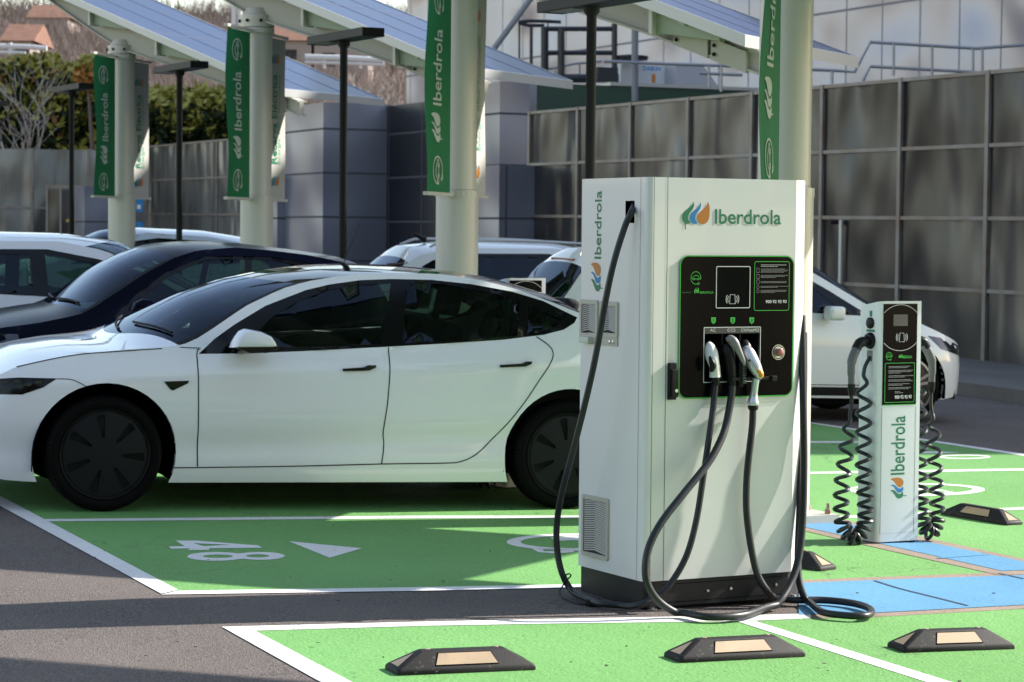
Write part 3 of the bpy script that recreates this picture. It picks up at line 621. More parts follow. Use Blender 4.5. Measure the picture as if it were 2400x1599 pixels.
# ------------------------------------------------------------------ the short charging posts
M_gdark = mat('gun_dark_grey', (.10, .105, .105), .45, spec=.3)
def post(ox, oy, label, cable_labels, first):
    q = Vector((ox, oy, gz(ox, oy))); M = frame(q, EX, EY, Vector((0, 0, 1)))
    t = thing('charging_post', label, 'charger', M, 'short two-sided charging posts')
    w, d, h = 0.292, 0.20, 1.375; c = 0.03
    P = [(c * (1 - math.sin(k * math.pi / 12)), c * (1 - math.cos(k * math.pi / 12))) for k in range(7)][::-1] + [(w, 0), (w, d)] + [(c * (1 - math.sin(k * math.pi / 12)), d - c * (1 - math.cos(k * math.pi / 12))) for k in range(7)]
    n = len(P); mb = MB(); V = [(x, y, 0.012) for x, y in P] + [(x, y, h - y * 0.17) for x, y in P]
    mb.add(V, [(i, (i + 1) % n, n + (i + 1) % n, n + i) for i in range(n)] + [tuple(range(n - 1, -1, -1)), tuple(range(n, 2 * n))])
    mb.done('post_body', M_cabw, t, True, 30)
    MB().box((0.01, .01, -.03), (w - .01, d - .01, .012)).done('foot_plate', M_blk, t)
    x0, x1 = .026, w - .030
    plate([(x0, .787), (x1, .787), (x1, h - .015), (x0, h - .015)], [], lambda a, b, c=0: (a, -.003 - c, b), .003).done('front_panel', M_pan, t); pn = t.children[-1]
    V, Fc = ribbon([(x0, .789), (x1, .789)], .004); obj('panel_border', [(a, -.0045, b) for a, b in V], Fc, M_bgreen, pn)
    xc = (x0 + x1) / 2; V = []
    for sgn in (1, -1):
        A = circ(xc, 1.225, .150, .130, 24, 40 if sgn > 0 else 220, 140 if sgn > 0 else 320); V, Fc = ribbon(A, .003); obj('dial_ring', [(a, -.0045, b) for a, b in V], Fc, M_alu, pn)
    plate(rrect(xc - .050, 1.235, xc + .050, 1.30, .004, 2), [], lambda a, b, c=0: (a, -.0045 - c, b)).done('screen', mat('lcd_grey', (.06, .062, .065), .25), pn)
    for Q, cl in (([(-.018, 0), (.018, 0), (.014, .05), (-.014, .05)], True), (circ(-.002, .025, .027, n=8, a0=145, a1=215), False), (circ(-.002, .025, .037, n=8, a0=145, a1=215), False), (circ(.002, .025, .027, n=8, a0=-35, a1=35), False), (circ(.002, .025, .037, n=8, a0=-35, a1=35), False)):
        V, Fc = ribbon([(xc + .01 + a, 1.145 + b) for a, b in Q], .003, cl); obj('card_symbol', [(a, -.0045, b) for a, b in V], Fc, M_white, pn)
    ev_icon(lambda a, b, c: (x0 + .018 + a, -.0045, 1.042 + b), .046, pn, M_bgreen, .06)
    V, Fc = text2d('IBERDROLA', .021, 'LEFT', .02); obj('lettering', [(x1 - .102 + a * .62, -.0045, 1.052 + b) for a, b in V], Fc, M_bgreen, pn)
    logo(lambda a, b, c: (x1 - .128 + a, -.0045, 1.050 + b), .026, pn, dict(green=M_bgreen, blue=M_bgreen, orange=M_bgreen))
    V, Fc = ribbon(rrect(x0 + .015, .803, x1 - .015, 1.025, .005, 2), .0028, True); obj('label_border', [(a, -.0045, b) for a, b in V], Fc, M_bgreen, pn)
    mb = MB(); rr = random.Random(9)
    for z, wd_ in ((1.005, .9), (.998, .8), (.982, 1), (.975, .95), (.968, .5), (.952, 1), (.945, .7), (.929, .9), (.922, 1), (.906, .9), (.899, .6), (.885, .9), (.878, .8), (.862, .5), (.855, .6)):
        x = x0 + .04
        if z < .87: x = x0 + .085
        while x < x0 + .04 + .165 * wd_:
            l = rr.uniform(.005, .014); mb.add([(x, -.0045, z), (x + l, -.0045, z), (x + l, -.0045, z + .0025), (x, -.0045, z + .0025)], [(0, 1, 2, 3)]); x += l + .002
    obj('small_print', mb.v, mb.f, M_grey, pn)
    V, Fc = text2d('900 92 92 93', .026, 'LEFT', .02); wq = max(v[0] for v in V); obj('lettering', [(x0 + .085 + a * .118 / wq, -.0045, .824 + b) for a, b in V], Fc, M_white, pn)
    # door outline, word and emblem
    V, Fc = ribbon([(x0, .775), (x0, .06), (x1, .06), (x1, .775)], .0028); obj('door_seam', [(a, -.001, b) for a, b in V], Fc, M_seam, t)
    V, Fc = text2d('Iberdrola', 1, 'LEFT', .012); wq = max(v[0] for v in V); s = .34 / wq
    obj('lettering', [(xc + .045 - b * .095 / .7, -.0015, .385 + a * s) for a, b in V], Fc, M_lgreen, t)
    logo(lambda a, b, c: (xc + .062 - b * .125 * .9, -.0015, .255 + a * .118 / .98), 1.0, t, LM)
    # left side: sockets
    def side(x, sg, cl, gl):
        T1 = Matrix.Translation((x, d / 2, 0)) @ Matrix.Rotation(R(-90 * sg), 4, 'Y')
        TT = lambda z: Matrix.Translation((x, d / 2 - .02, z)) @ Matrix.Rotation(R(90) * (-1 if sg > 0 else 1), 4, 'Y')
        MB().lathe([(.032, 0), (.032, .012), (.026, .016), (.0001, .016)], 20, TT(1.25)).done('socket_cover', M_blk, t, True)
        MB().lathe([(.047, 0), (.047, .01), (.04, .022), (.034, .024)], 20, TT(1.15)).done('gun_socket', M_blk, t, True)
        mb = MB(); mb.box((min(x, x - sg * .003), d / 2 - .04, 1.035), (max(x, x - sg * .003), d / 2 + .01, 1.095)); mb.done('cable_entry', M_ggrey, t)
        if sg > 0:
            plate([(d / 2 - .02 + a, 1.305 + b) for a, b in ((-.012, .014), (-.012, -.012), (0, -.022), (.012, -.012), (.012, .014))], [], lambda a, b, c=0: (x - .0015, a, b)).done('number_badge', M_lgreen, t)
            plate([(d / 2 - .06, 1.20), (d / 2 + .02, 1.20), (d / 2 + .02, 1.213), (d / 2 - .06, 1.213)], [], lambda a, b, c=0: (x - .0015, a, b)).done('status_strip', M_lgreen, t)
        # gun
        gt = thing('charging_gun', gl, 'charging gun', M, 'guns of the short posts')
        yy = d / 2 - .02; X = lambda v: x - sg * v * (1 if sg > 0 else .78)
        mb = MB(); mb.tube(crom([(X(.01), yy, 1.15), (X(.05), yy - .005, 1.147), (X(.09), yy - .015, 1.135), (X(.115), yy - .02, 1.105)], 4), [.027] * 5 + [.030] * 4 + [.027] * 4, 14); mb.done('gun_nose', M_blk, gt, True)
        mb = MB(); mb.tube(crom([(X(.09), yy - .012, 1.13), (X(.128), yy - .022, 1.08), (X(.152), yy - .03, 1.03), (X(.155), yy - .032, .97), (X(.152), yy - .032, .90)], 4), [.026] * 5 + [.026] * 4 + [.022] * 4 + [.019] * 4, 14); mb.done('gun_body', M_gdark, gt, True)
        mb = MB(); mb.tube([(X(.152), yy - .032, .91), (X(.151), yy - .032, .87), (X(.150), yy - .032, .845)], [.022, .020, .014], 12); mb.done('cable_gland', M_blk, gt, True)
        # coiled cable: straight tail, coil down, tight loop, coil back up to the entry
        C = [(X(.150), yy - .03, .85), (X(.150), yy - .03, .78), (X(.165), yy - .03, .70), (X(.185), yy - .03, .50), (X(.205), yy - .03, .35), (X(.215), yy - .04, .20), (X(.20), yy - .05, .10), (X(.14), yy - .06, .045), (X(.075), yy - .06, .09), (X(.055), yy - .05, .20), (X(.06), yy - .03, .42), (X(.055), yy - .02, .68), (X(.05), yy - .01, .88), (X(.04), yy, .99), (X(.0), yy, 1.06)]
        D = [Vector(p) for p in crom(C, 16)]; L = [0]
        for i in range(1, len(D)): L.append(L[-1] + (D[i] - D[i - 1]).length)
        tot = L[-1]; pts = []; ph = 0.0; N = 2600; Ls = np.array(L); xs = np.array([[p.x, p.y, p.z] for p in D]); prev = None; a = Vector((1, 0, 0))
        for i in range(N + 1):
            s = tot * i / N; c = Vector([np.interp(s, Ls, xs[:, k]) for k in range(3)]); c2_ = Vector([np.interp(min(s + .01, tot), Ls, xs[:, k]) for k in range(3)]); c0_ = Vector([np.interp(max(s - .01, 0), Ls, xs[:, k]) for k in range(3)])
            tg = (c2_ - c0_).normalized(); a = (a - tg * a.dot(tg)).normalized(); b = tg.cross(a)
            e0 = min(1, max(0, (s - .12) / .12)); e1 = min(1, max(0, (tot - s - .10) / .12)); r = .038 * min(e0, e1)
            f_ = 1 - abs(s / tot - .47) / .47; pitch = .135 - .085 * max(0, f_) ** 0.9 if s < tot else .1
            pitch = .036 if abs(c.z) < .12 else pitch
            ph += (tot / N) / pitch * 2 * math.pi * (1 if r > 0 else 0)
            if i % 2 == 0: pts.append(c + a * (math.cos(ph) * r) + b * (math.sin(ph) * r))
        o = MB().tube(pts, .0115, 7).done('coiled_cable', M_coil, None, True); o.matrix_world = M; tag(o, cl, 'cable', 'coiled cables of the short posts')
    side(0, 1, cable_labels[0], cable_labels[2]); side(w, -1, cable_labels[1], cable_labels[3])
    return t
q = G(2053, 1277)
post(q.x, q.y, 'slim white charging post with black panel and coiled cables, right of the tall cabinet', ('coiled black cable on the left side of the near slim post', 'coiled black cable on the right side of the near slim post', 'grey and black gun plugged into the left side of the near slim post', 'grey and black gun plugged into the right side of the near slim post'), True)
ray2 = PY(1190, 646, 15.3)
post(ray2.x - .01, 15.3, 'slim charging post whose top shows above the roof of the white saloon', ('coiled cable on the left of the slim post behind the saloon', 'coiled cable on the right of the slim post behind the saloon', 'gun on the left of the slim post behind the saloon', 'gun on the right of the slim post behind the saloon'), False)

# ------------------------------------------------------------------ wheel stops
M_reflc = mat('reflector_clean', (0.47, 0.325, 0.205), 0.45, var=(5, 0.10, None))
def wheelstop(FL, FR, label, Lr=None, refl=None):
    M_refl = refl or globals()['M_refl']
    a = G(*FL); b = G(*FR); ex = (b - a).normalized(); ez = GN; ey = ez.cross(ex).normalized(); L = Lr or (b - a).length
    o = a if Lr is None else b - ex * L
    M = frame(o, ex, ey, ez); t = thing('wheel_stop', label, 'wheel stop', M, 'rubber wheel stops in the bays')
    D = .150; H = .082; e = .115; dn = .055
    bm = bmesh.new(); P = [(0, 0, 0), (L, 0, 0), (L, D, 0), (0, D, 0), (0, 0, .018), (L, 0, .018), (L, D, .018), (0, D, .018), (e, dn, H), (L - e, dn, H), (L - e, D - dn, H), (e, D - dn, H)]
    P = [(x - (.0 if True else 0), y, z + .004) for x, y, z in P]
    vs = [bm.verts.new(p) for p in P]
    for f in ((3, 2, 1, 0), (0, 1, 5, 4), (1, 2, 6, 5), (2, 3, 7, 6), (3, 0, 4, 7), (4, 5, 9, 8), (5, 6, 10, 9), (6, 7, 11, 10), (7, 4, 8, 11), (8, 9, 10, 11)): bm.faces.new([vs[i] for i in f])
    bmesh.ops.bevel(bm, geom=[e_ for e_ in bm.edges if max(v.co.z for v in e_.verts) > .01], offset=.008, segments=3, profile=.5, affect='EDGES')
    bmesh.ops.recalc_face_normals(bm, faces=bm.faces); me = bpy.data.meshes.new('rubber_block'); bm.to_mesh(me); bm.free(); me.materials.append(M_stop)
    for p in me.polygons: p.use_smooth = True
    me.set_sharp_from_angle(angle=R(35)); ob = bpy.data.objects.new('rubber_block', me); COL.objects.link(ob); ob.parent = t
    # front face frame: between (z .018,y 0) and (z H, y dn)
    A = Vector((0, 0, .022)); U = Vector((0, dn, H - .018)).normalized(); Nn = Vector((0, -U.z, U.y)); hs = math.hypot(dn, H - .018)
    def on(x, s, off=.0015): return A + Vector((x, 0, 0)) + U * s + Nn * off
    for o2, m, nm, k in ((.0012, M_void, 'reflector_frame', .004), (.003, M_refl, 'reflector', 0)):
        obj(nm, [on(e + .045 - k, hs * .20 - k, o2), on(L - e - .045 + k, hs * .20 - k, o2), on(L - e - .065 + k, hs * .80 + k, o2), on(e + .065 - k, hs * .80 + k, o2)], [(0, 1, 2, 3)], m, t)
    for bx in (e + .03, L - e - .03): MB().lathe([(.011, 0), (.011, .004), (.006, .006), (.0001, .006)], 10, Matrix.Translation((bx, D / 2, H + .002))).done('fixing_bolt', M_rust, t)
    # triangular reflectors on both ends
    for sx, x0 in ((1, 0), (-1, L)):
        U2 = Vector((sx * e, 0, H - .018)).normalized(); N2 = Vector((-sx * (H - .018), 0, e)).normalized(); h2 = math.hypot(e, H - .018)
        p = lambda y, s: Vector((x0, 0, .022)) + Vector((0, y, 0)) + U2 * s + N2 * .002
        obj('end_reflector', [p(.035, h2 * .12), p(D - .035, h2 * .12), p(D / 2, h2 * .80)], [(0, 1, 2)], M_refl, t)
    return t
wheelstop((932, 1586), (1257, 1572), 'black wheel stop with tan reflector, nearest the bottom left of the front bay')
wheelstop((1596, 1556), (1889, 1541), 'black wheel stop with smudged tan reflector, in front of the tall cabinet')
wheelstop((2120, 1532), (2380, 1523), 'black wheel stop with clean tan reflector, in the front right corner', None, M_reflc)
wheelstop((2236, 1212), (2358, 1233), 'black wheel stop on the green bay right of the slim post', .56)
wheelstop((1800, 1322), (1922, 1341), 'black wheel stop half hidden behind the tall cabinet', .56)

# ------------------------------------------------------------------ columns, flags and canopies
COLS = [(-5.20, 31.4), (-2.80, 25.8), (-.474, 20.0), (1.633, 14.27), (4.0, 9.25), (6.1, 3.5)]
ZB = []
for (x, y), (px, py) in zip(COLS[:4], ((280, 457), (598, 460), (1068, 448), (1833, 441))): ZB.append(PY(px, py, y).z)
ZB += [ZB[3] - .06, ZB[3] - .12]
WU = Vector((.875, -.485, 0)).normalized(); WW = Vector((.485, .875, 0)).normalized()
FD = Vector((-.26, -.966, 0)).normalized()     # the green flag hangs towards the camera
SL = 0.385
ZA = [PY(650, 216, 29.9).z, PY(1110, 166, 24.3).z, PY(1958, 145, 20.6).z]
ZA = [ZA[0], ZA[1], ZA[2]] + [ZA[2] - .14, ZA[2] - .26, ZA[2] - .36]
FLH = [1.80, 1.77, 1.80, 1.80, 1.80]
names = ['farthest of the four flag columns, at the far left', 'second column from the left, behind the black car', 'third column, rising behind the white saloon', 'column right behind the tall cabinet', 'column outside the picture on the right', 'column beside the camera on the right']
def column(i):
    x, y = COLS[i]; zb = ZB[i]; g0 = gz(x, y); M = Matrix.Translation((x, y, g0)); h = zb - g0
    t = thing('canopy_column', 'round pale green steel ' + names[i], 'column', M, 'canopy columns')
    MB().lathe([(.18, .03), (.18, h - .01), (.165, h + .0), (.165, h + .01)], 32).done('lower_shaft', M_colm, t, True, 40)
    top = h + FLH[i]; hb = ZA[i] + SL * 2.75 - .40 - g0 - top   # head height up to the beam
    MB().lathe([(.16, h + .012), (.16, top)], 32).done('upper_shaft', M_colm, t, True)
    MB().lathe([(.182, top), (.182, top + .03), (.15, top + .035), (.15, top + .05), (.185, top + .06), (.19, top + hb + .02), (.15, top + hb + .03), (.12, top + hb + .10)], 28).done('head_flange', M_colm, t, True)
    mb = MB()
    for k in range(8):
        w = k * math.pi / 4 + .3; mb.lathe([(.018, 0), (.018, .02), (.0001, .024)], 8, Matrix.Translation((.188 * math.cos(w), .188 * math.sin(w), top + .04 + hb * .5)) @ Matrix.Rotation(w, 4, 'Z') @ Matrix.Rotation(R(90), 4, 'Y'))
    mb.done('flange_bolts', M_lamp, t)
    bp = MB().box((-.26, -.26, -.02), (.26, .26, .045), Matrix.Rotation(R(28), 4, 'Z')).done('base_plate', M_colm, t)
    for sx in (-1, 1):
        for sy in (-1, 0, 1):
            p = Matrix.Rotation(R(28), 3, 'Z') @ Vector((sx * .21, sy * .21, 0)); MB().lathe([(.02, .045), (.02, .075), (.011, .076), (.011, .11), (.0001, .11)], 6, Matrix.Translation(p)).done('anchor_bolt', M_rust, bp)
    # brackets
    for z in (h - .05, top - .0):
        mb = MB(); RM = frame(Vector((0, 0, z)), FD, Vector((-FD.y, FD.x, 0)), Vector((0, 0, 1)))
        mb.box((.15, -.022, 0), (.91, .022, .03), RM); mb.box((-.91, -.022, 0), (-.15, .022, .03), RM)
        mb.lathe([(.185, -.005), (.185, .05), (.16, .05)], 24, Matrix.Translation((0, 0, z))); mb.done('flag_bracket', M_colm, t)
    # flags: green towards the camera, white away from it
    z0, z1 = h - .02, top - .01
    for sgn, m, nm, lb in ((1, M_fgreen, 'flag', 'green'), (-1, M_fwhite, 'flag', 'white')):
        r0, r1 = .22, .87; nx, nz = 8, 30; V = []
        FN = Vector((-FD.y, FD.x, 0))   # faces away from camera side? chosen below
        if FN.y > 0: FN = -FN
        def pt(r, z, off=0.0):
            s = (z - z0) / (z1 - z0); bow = (.030 if sgn > 0 else .010) * math.sin(s * 4.2 + i * 1.3) * math.sin(math.pi * min(1, max(0, s))) * ((r - r0) / (r1 - r0))
            rr_ = r - .018 * math.sin(s * math.pi) * (1 if r > .5 else 0) * (0.5 + .5 * math.sin(i * 2 + s * 4))
            return FD * (sgn * rr_) + FN * (bow + off) + Vector((0, 0, z))
        for a in range(nx + 1):
            for b in range(nz + 1): V.append(pt(r0 + (r1 - r0) * a / nx, z0 + (z1 - z0) * b / nz))
        Fc = [(a * (nz + 1) + b, (a + 1) * (nz + 1) + b, (a + 1) * (nz + 1) + b + 1, a * (nz + 1) + b + 1) for a in range(nx) for b in range(nz)]
        fl = obj('flag', V, Fc, m, t, True)
        if i < 4:
            # image-left = towards +FD ; text runs upward, its up points to +FD
            def tf(off, zz, r_c):
                return lambda a, b, c=0: pt(abs(r_c + sgn * b), zz + a, .004 + off)
            if sgn > 0:
                V2, F2 = text2d('Iberdrola', 1, 'LEFT', .012); wq = max(v[0] for v in V2); s = .64 / wq
                obj('lettering', [pt(.47 + b * .21 / .7, z0 + .70 + a * s, .005) for a, b in V2], F2, M_fink, fl)
                for k in ('green', 'blue', 'orange'):
                    P = [((x_ - 779) / 168, (358 - y_) / 168) for x_, y_ in LOGO[k]]; V3, T3 = cdt(crom(P + [P[0]], 3)[:-1]); obj('emblem', [pt(.45 + b * .29, z0 + .41 + a * .24, .005) for a, b in V3], T3, M_fink, fl)
                for zz in (z0 + .06, z0 + 1.45):
                    o3 = ev_icon(lambda a, b, c: pt(.45 + b * .28, zz + (1 - a) * .24, .005), 1.0, fl, M_fink, .06)
            else:
                for s_, wdt, rc, hh_, mm in (('Recarga Eléctrica', 1.0, .60, .16, M_lgreen), ('Energía 100% Renovable', 1.0, .71, .085, mat('flag_pale_green', (.10, .36, .22), .6))):
                    V2, F2 = text2d(s_, 1, 'LEFT', .02 if rc < .65 else 0.0); wq = max(v[0] for v in V2)
                    obj('lettering', [pt(rc - b * hh_ / .7, z0 + .38 + a * wdt / wq, .005) for a, b in V2], F2, mm, fl)
                for zz in (z0 + .12, z0 + 1.47):
                    for k in ('green', 'blue', 'orange'):
                        P = [((x_ - 779) / 168, (358 - y_) / 168) for x_, y_ in LOGO[k]]; V3, T3 = cdt(crom(P + [P[0]], 3)[:-1]); obj('emblem', [pt(.40 + a * .27, zz + b * .14, .005) for a, b in V3], T3, LM[k], fl)
    return t
for i in range(5): column(i)

cn = ['solar canopy with blue panels at the far left, over the farthest column', 'solar canopy over the second column, behind the T-shaped lamps', 'solar canopy whose beam end shows beside the rightmost flags', 'solar canopy above the tall cabinet, outside the picture', 'solar canopy nearer than the picture, casting shade on the asphalt', 'solar canopy beside the camera, casting shade']
M_pvf = mat('panel_frame_grey', (.07, .09, .15), .4)
def canopy(i):
    x, y = COLS[i]; zA = ZA[i]
    def P(L, w, dz=0.0): return Vector((x, y, 0)) + WU * L + WW * w + Vector((0, 0, zA + SL * (2.75 - L) + dz))
    t = thing('solar_canopy', cn[i], 'solar canopy', Matrix.Translation(P(0, 0)), 'solar canopies over the bays'); o0 = P(0, 0); Q = lambda L, w, dz=0: P(L, w, dz) - o0
    L0, L1, w0, w1 = -3.3, 2.75, -.32, 2.1
    def slab(name, l0, l1, a, b, d0, d1, m, par=t):
        V = [Q(l, w, d) for d in (d0, d1) for l, w in ((l0, a), (l1, a), (l1, b), (l0, b))]
        return MB().add(V, [(3, 2, 1, 0), (4, 5, 6, 7), (0, 1, 5, 4), (1, 2, 6, 5), (2, 3, 7, 6), (3, 0, 4, 7)]).done(name, m, par)
    n = 3; gap = .004
    for k in range(n):
        a = w0 + (w1 - w0) * k / n; b = w0 + (w1 - w0) * (k + 1) / n
        for s in range(3):
            l0 = L0 + (L1 - L0) * s / 3; l1 = L0 + (L1 - L0) * (s + 1) / 3
            p = slab('solar_panel', l0 + gap, l1 - gap, a + gap, b - gap, 0.0, .035, M_pv)
            mb = MB()
            for (c0, c1, e0, e1) in ((l0 + gap, l1 - gap, a + gap, a + gap + .010), (l0 + gap, l1 - gap, b - gap - .010, b - gap), (l0 + gap, l0 + gap + .010, a + gap + .010, b - gap - .010), (l1 - gap - .010, l1 - gap, a + gap + .010, b - gap - .010)):
                V = [Q(l, w, d) for d in (.030, .038) for l, w in ((c0, e0), (c1, e0), (c1, e1), (c0, e1))]; mb.add(V, [(3, 2, 1, 0), (4, 5, 6, 7), (0, 1, 5, 4), (1, 2, 6, 5), (2, 3, 7, 6), (3, 0, 4, 7)])
            mb.done('panel_frame', M_pvf, p)
    slab('fascia', L0, L1, w0 - .02, w0, -.05, .045, M_alu); slab('fascia', L0, L1, w1, w1 + .02, -.05, .045, M_alu); slab('fascia', L1, L1 + .02, w0 - .02, w1 + .02, -.05, .045, M_alu)
    slab('underside_sheet', L0 + .02, L1 - .02, w0 + .01, w1 - .01, -.02, -.012, mat('underside', (.22, .24, .20), .6))
    for k in range(4): slab('purlin', L0 + .4 + k * 1.7 - .03, L0 + .4 + k * 1.7 + .03, w0 + .02, w1 - .02, -.07, -.021, M_beam)
    # curved beam (web with flanges)
    Ls = [L0 + (L1 + .12 - L0) * k / 24 for k in range(25)]
    dep = lambda L: float(np.interp(L, [-3.3, -1.3, -.5, 0, .6, 1.7, 2.9], [.02, .07, .24, .32, .27, .18, .15]))
    mb = MB(); top_d = -.075
    for wa, wb, f0, f1 in ((-.05, .05, None, None), (-.10, .10, 't', None), (-.10, .10, 'b', None)):
        V = []
        for L in Ls:
            lo, hi = (top_d - dep(L), top_d) if f0 is None else ((top_d, top_d + .02) if f0 == 't' else (top_d - dep(L) - .02, top_d - dep(L)))
            V += [Q(L, wa, lo), Q(L, wb, lo), Q(L, wb, hi), Q(L, wa, hi)]
        Fc = [(4 * k + j, 4 * k + (j + 1) % 4, 4 * k + 4 + (j + 1) % 4, 4 * k + 4 + j) for k in range(24) for j in range(4)] + [(3, 2, 1, 0), (96, 97, 98, 99)]
        mb.add(V, Fc)
    mb.done('curved_beam', M_beam, t, True, 30)
    for L, ln in ((-1.4, .45), (-.3, .55), (.8, .60), (1.95, .55)):
        V = [Q(l, w, d) for d in (-.24, -.051) for l, w in ((L - .03, -.30), (L + .0, -.30), (L + .0, -.101), (L - .03, -.101))]
        MB().add(V, [(3, 2, 1, 0), (4, 5, 6, 7), (0, 1, 5, 4), (1, 2, 6, 5), (2, 3, 7, 6), (3, 0, 4, 7)]).done('bracket_plate', M_colm, t)
        V = [Q(l, w, d) for l, d in ((L + .001, -.22), (L + .001, -.051), (L + ln, -.051), (L + ln, -.09)) for w in (-.22, -.101)]
        MB().add(V, [(0, 2, 4, 6), (1, 7, 5, 3), (0, 1, 3, 2), (2, 3, 5, 4), (4, 5, 7, 6), (6, 7, 1, 0)]).done('bracket_arm', mat('beam_green', (.30, .35, .25), .5), t)
    # splice plates with bolts at the beam end
    for k, L in enumerate((2.05, 2.38)):
        V = [Q(l, w, d) for d in (-.27, -.10) for l, w in ((L, -.115), (L + .30, -.115), (L + .30, -.06), (L, -.06))]
        sp = MB().add(V, [(3, 2, 1, 0), (4, 5, 6, 7), (0, 1, 5, 4), (1, 2, 6, 5), (2, 3, 7, 6), (3, 0, 4, 7)]).done('end_plate', M_beam, t)
        for dd in (-.13, -.20):
            c = Q(L + .03, -.125, dd - .02); MB().lathe([(.016, -.01), (.016, .012), (.0001, .014)], 6, Matrix.Translation(c) @ Matrix.Rotation(R(90), 4, 'X')).done('bolt', M_lamp, sp)
    return t
for i in range(5): canopy(i)

# ------------------------------------------------------------------ lamp posts (T heads)
LP = [(1387, 16.9, 5, 'nearest T-shaped lamp post, rising behind the tall cabinet'), (806, 22.0, 88, 'T-shaped lamp post between the saloon and the third column'), (421, 27.6, 160, 'T-shaped lamp post behind the black car'), (168, 32.8, 208, 'T-shaped lamp post at the far left before the bare tree'), (-25, 38.0, 247, 'T-shaped lamp post cut off by the left edge')]
for px, d, py, lb in LP:
    p = PY(px, py, d); base_ = gz(p.x, p.y); M = Matrix.Translation((p.x, p.y, base_)); h = p.z - base_
    t = thing('lamp_post', 'dark grey ' + lb, 'lamp post', M, 'T-shaped lamp posts')
    MB().lathe([(.07, 0), (.07, .02), (.036, .03), (.036, h - .10), (.058, h - .07), (.058, h - .02), (.04, h - .01)], 20).done('pole', M_lamp, t, True, 40)
    RM = Matrix.Translation((0, 0, h)) @ Matrix.Rotation(R(118), 4, 'Z') @ Matrix.Rotation(R(0), 4, 'Y')
    MB().box((-.66, -.11, -.035), (.62, .11, .045), RM, .006).done('lamp_head', M_lamp, t)
    MB().box((.12, -.09, -.040), (.46, .09, -.036), RM).done('light_panel', mat('lens_grey', (.10, .10, .11), .3), t)

# ------------------------------------------------------------------ cars
def paint(name, col, rough=.25, dirt=None):
    m = mat(name, col, rough, spec=.3, coat=1.0, dirt=dirt); return m
M_wpaint = paint('white_car_paint', (.80, .80, .81), .32)
M_bpaint = paint('black_car_paint', (.002, .003, .010), .2); M_bpaint.node_tree.nodes['Principled BSDF'].inputs['Coat Weight'].default_value = .0; M_bpaint.node_tree.nodes['Principled BSDF'].inputs['Specular IOR Level'].default_value = .05
M_w2 = paint('white_suv_paint', (.62, .64, .68), .35)
M_glass = glass_mat('car_glass', (.22, .32, .26), -.005)
M_glassr = glass_mat('car_glass_dark', (.10, .13, .12), -.005)
M_glassw = glass_mat('windscreen_glass', (.40, .50, .48), -.02)
M_trim = mat('gloss_black_trim', (.002, .002, .003), .15, spec=.3)
M_mtrim = mat('matt_black_trim', (.006, .006, .006), .55, spec=.2)
M_tyre = mat('tyre', (.0035, .0035, .0035), .8, spec=.08, bump=(60, .3, .003), dirt=(30, .62, (.012, .011, .010)))
M_capd = mat('wheel_cap', (.007, .008, .010), .42, spec=.2)
M_void2 = mat('underbody', (.003, .003, .003), .95, spec=.05)
M_int = mat('interior', (.012, .012, .013), .8, spec=.1)
M_seat = mat('seat_fabric', (.03, .031, .033), .7, spec=.1)
M_roofg = mat('roof_glass', (.002, .003, .006), .04, spec=.5)
M_chrome = mat('lamp_chrome', (.07, .07, .08), .15, metal=.9)
M_lens = glass_mat('lamp_lens', (.75, .78, .8), .05)
M_alloy = mat('alloy', (.22, .22, .23), .3, metal=.8)

class Fn:
    """smoothed piecewise-linear function"""
    def __init__(s, P, w=.08):
        P = sorted(P); X = np.array([p[0] for p in P]); Y = np.array([p[1] for p in P]); g = np.arange(X[0] - .4, X[-1] + .4, .01)
        y = np.interp(g, X, Y); k = max(1, int(w / .01)) | 1; ker = np.hanning(k + 2); ker /= ker.sum(); yp = np.pad(y, k, 'edge'); s.y = np.convolve(yp, ker, 'same')[k:-k]; s.g = g
    def __call__(s, x): return float(np.interp(x, s.g, s.y))

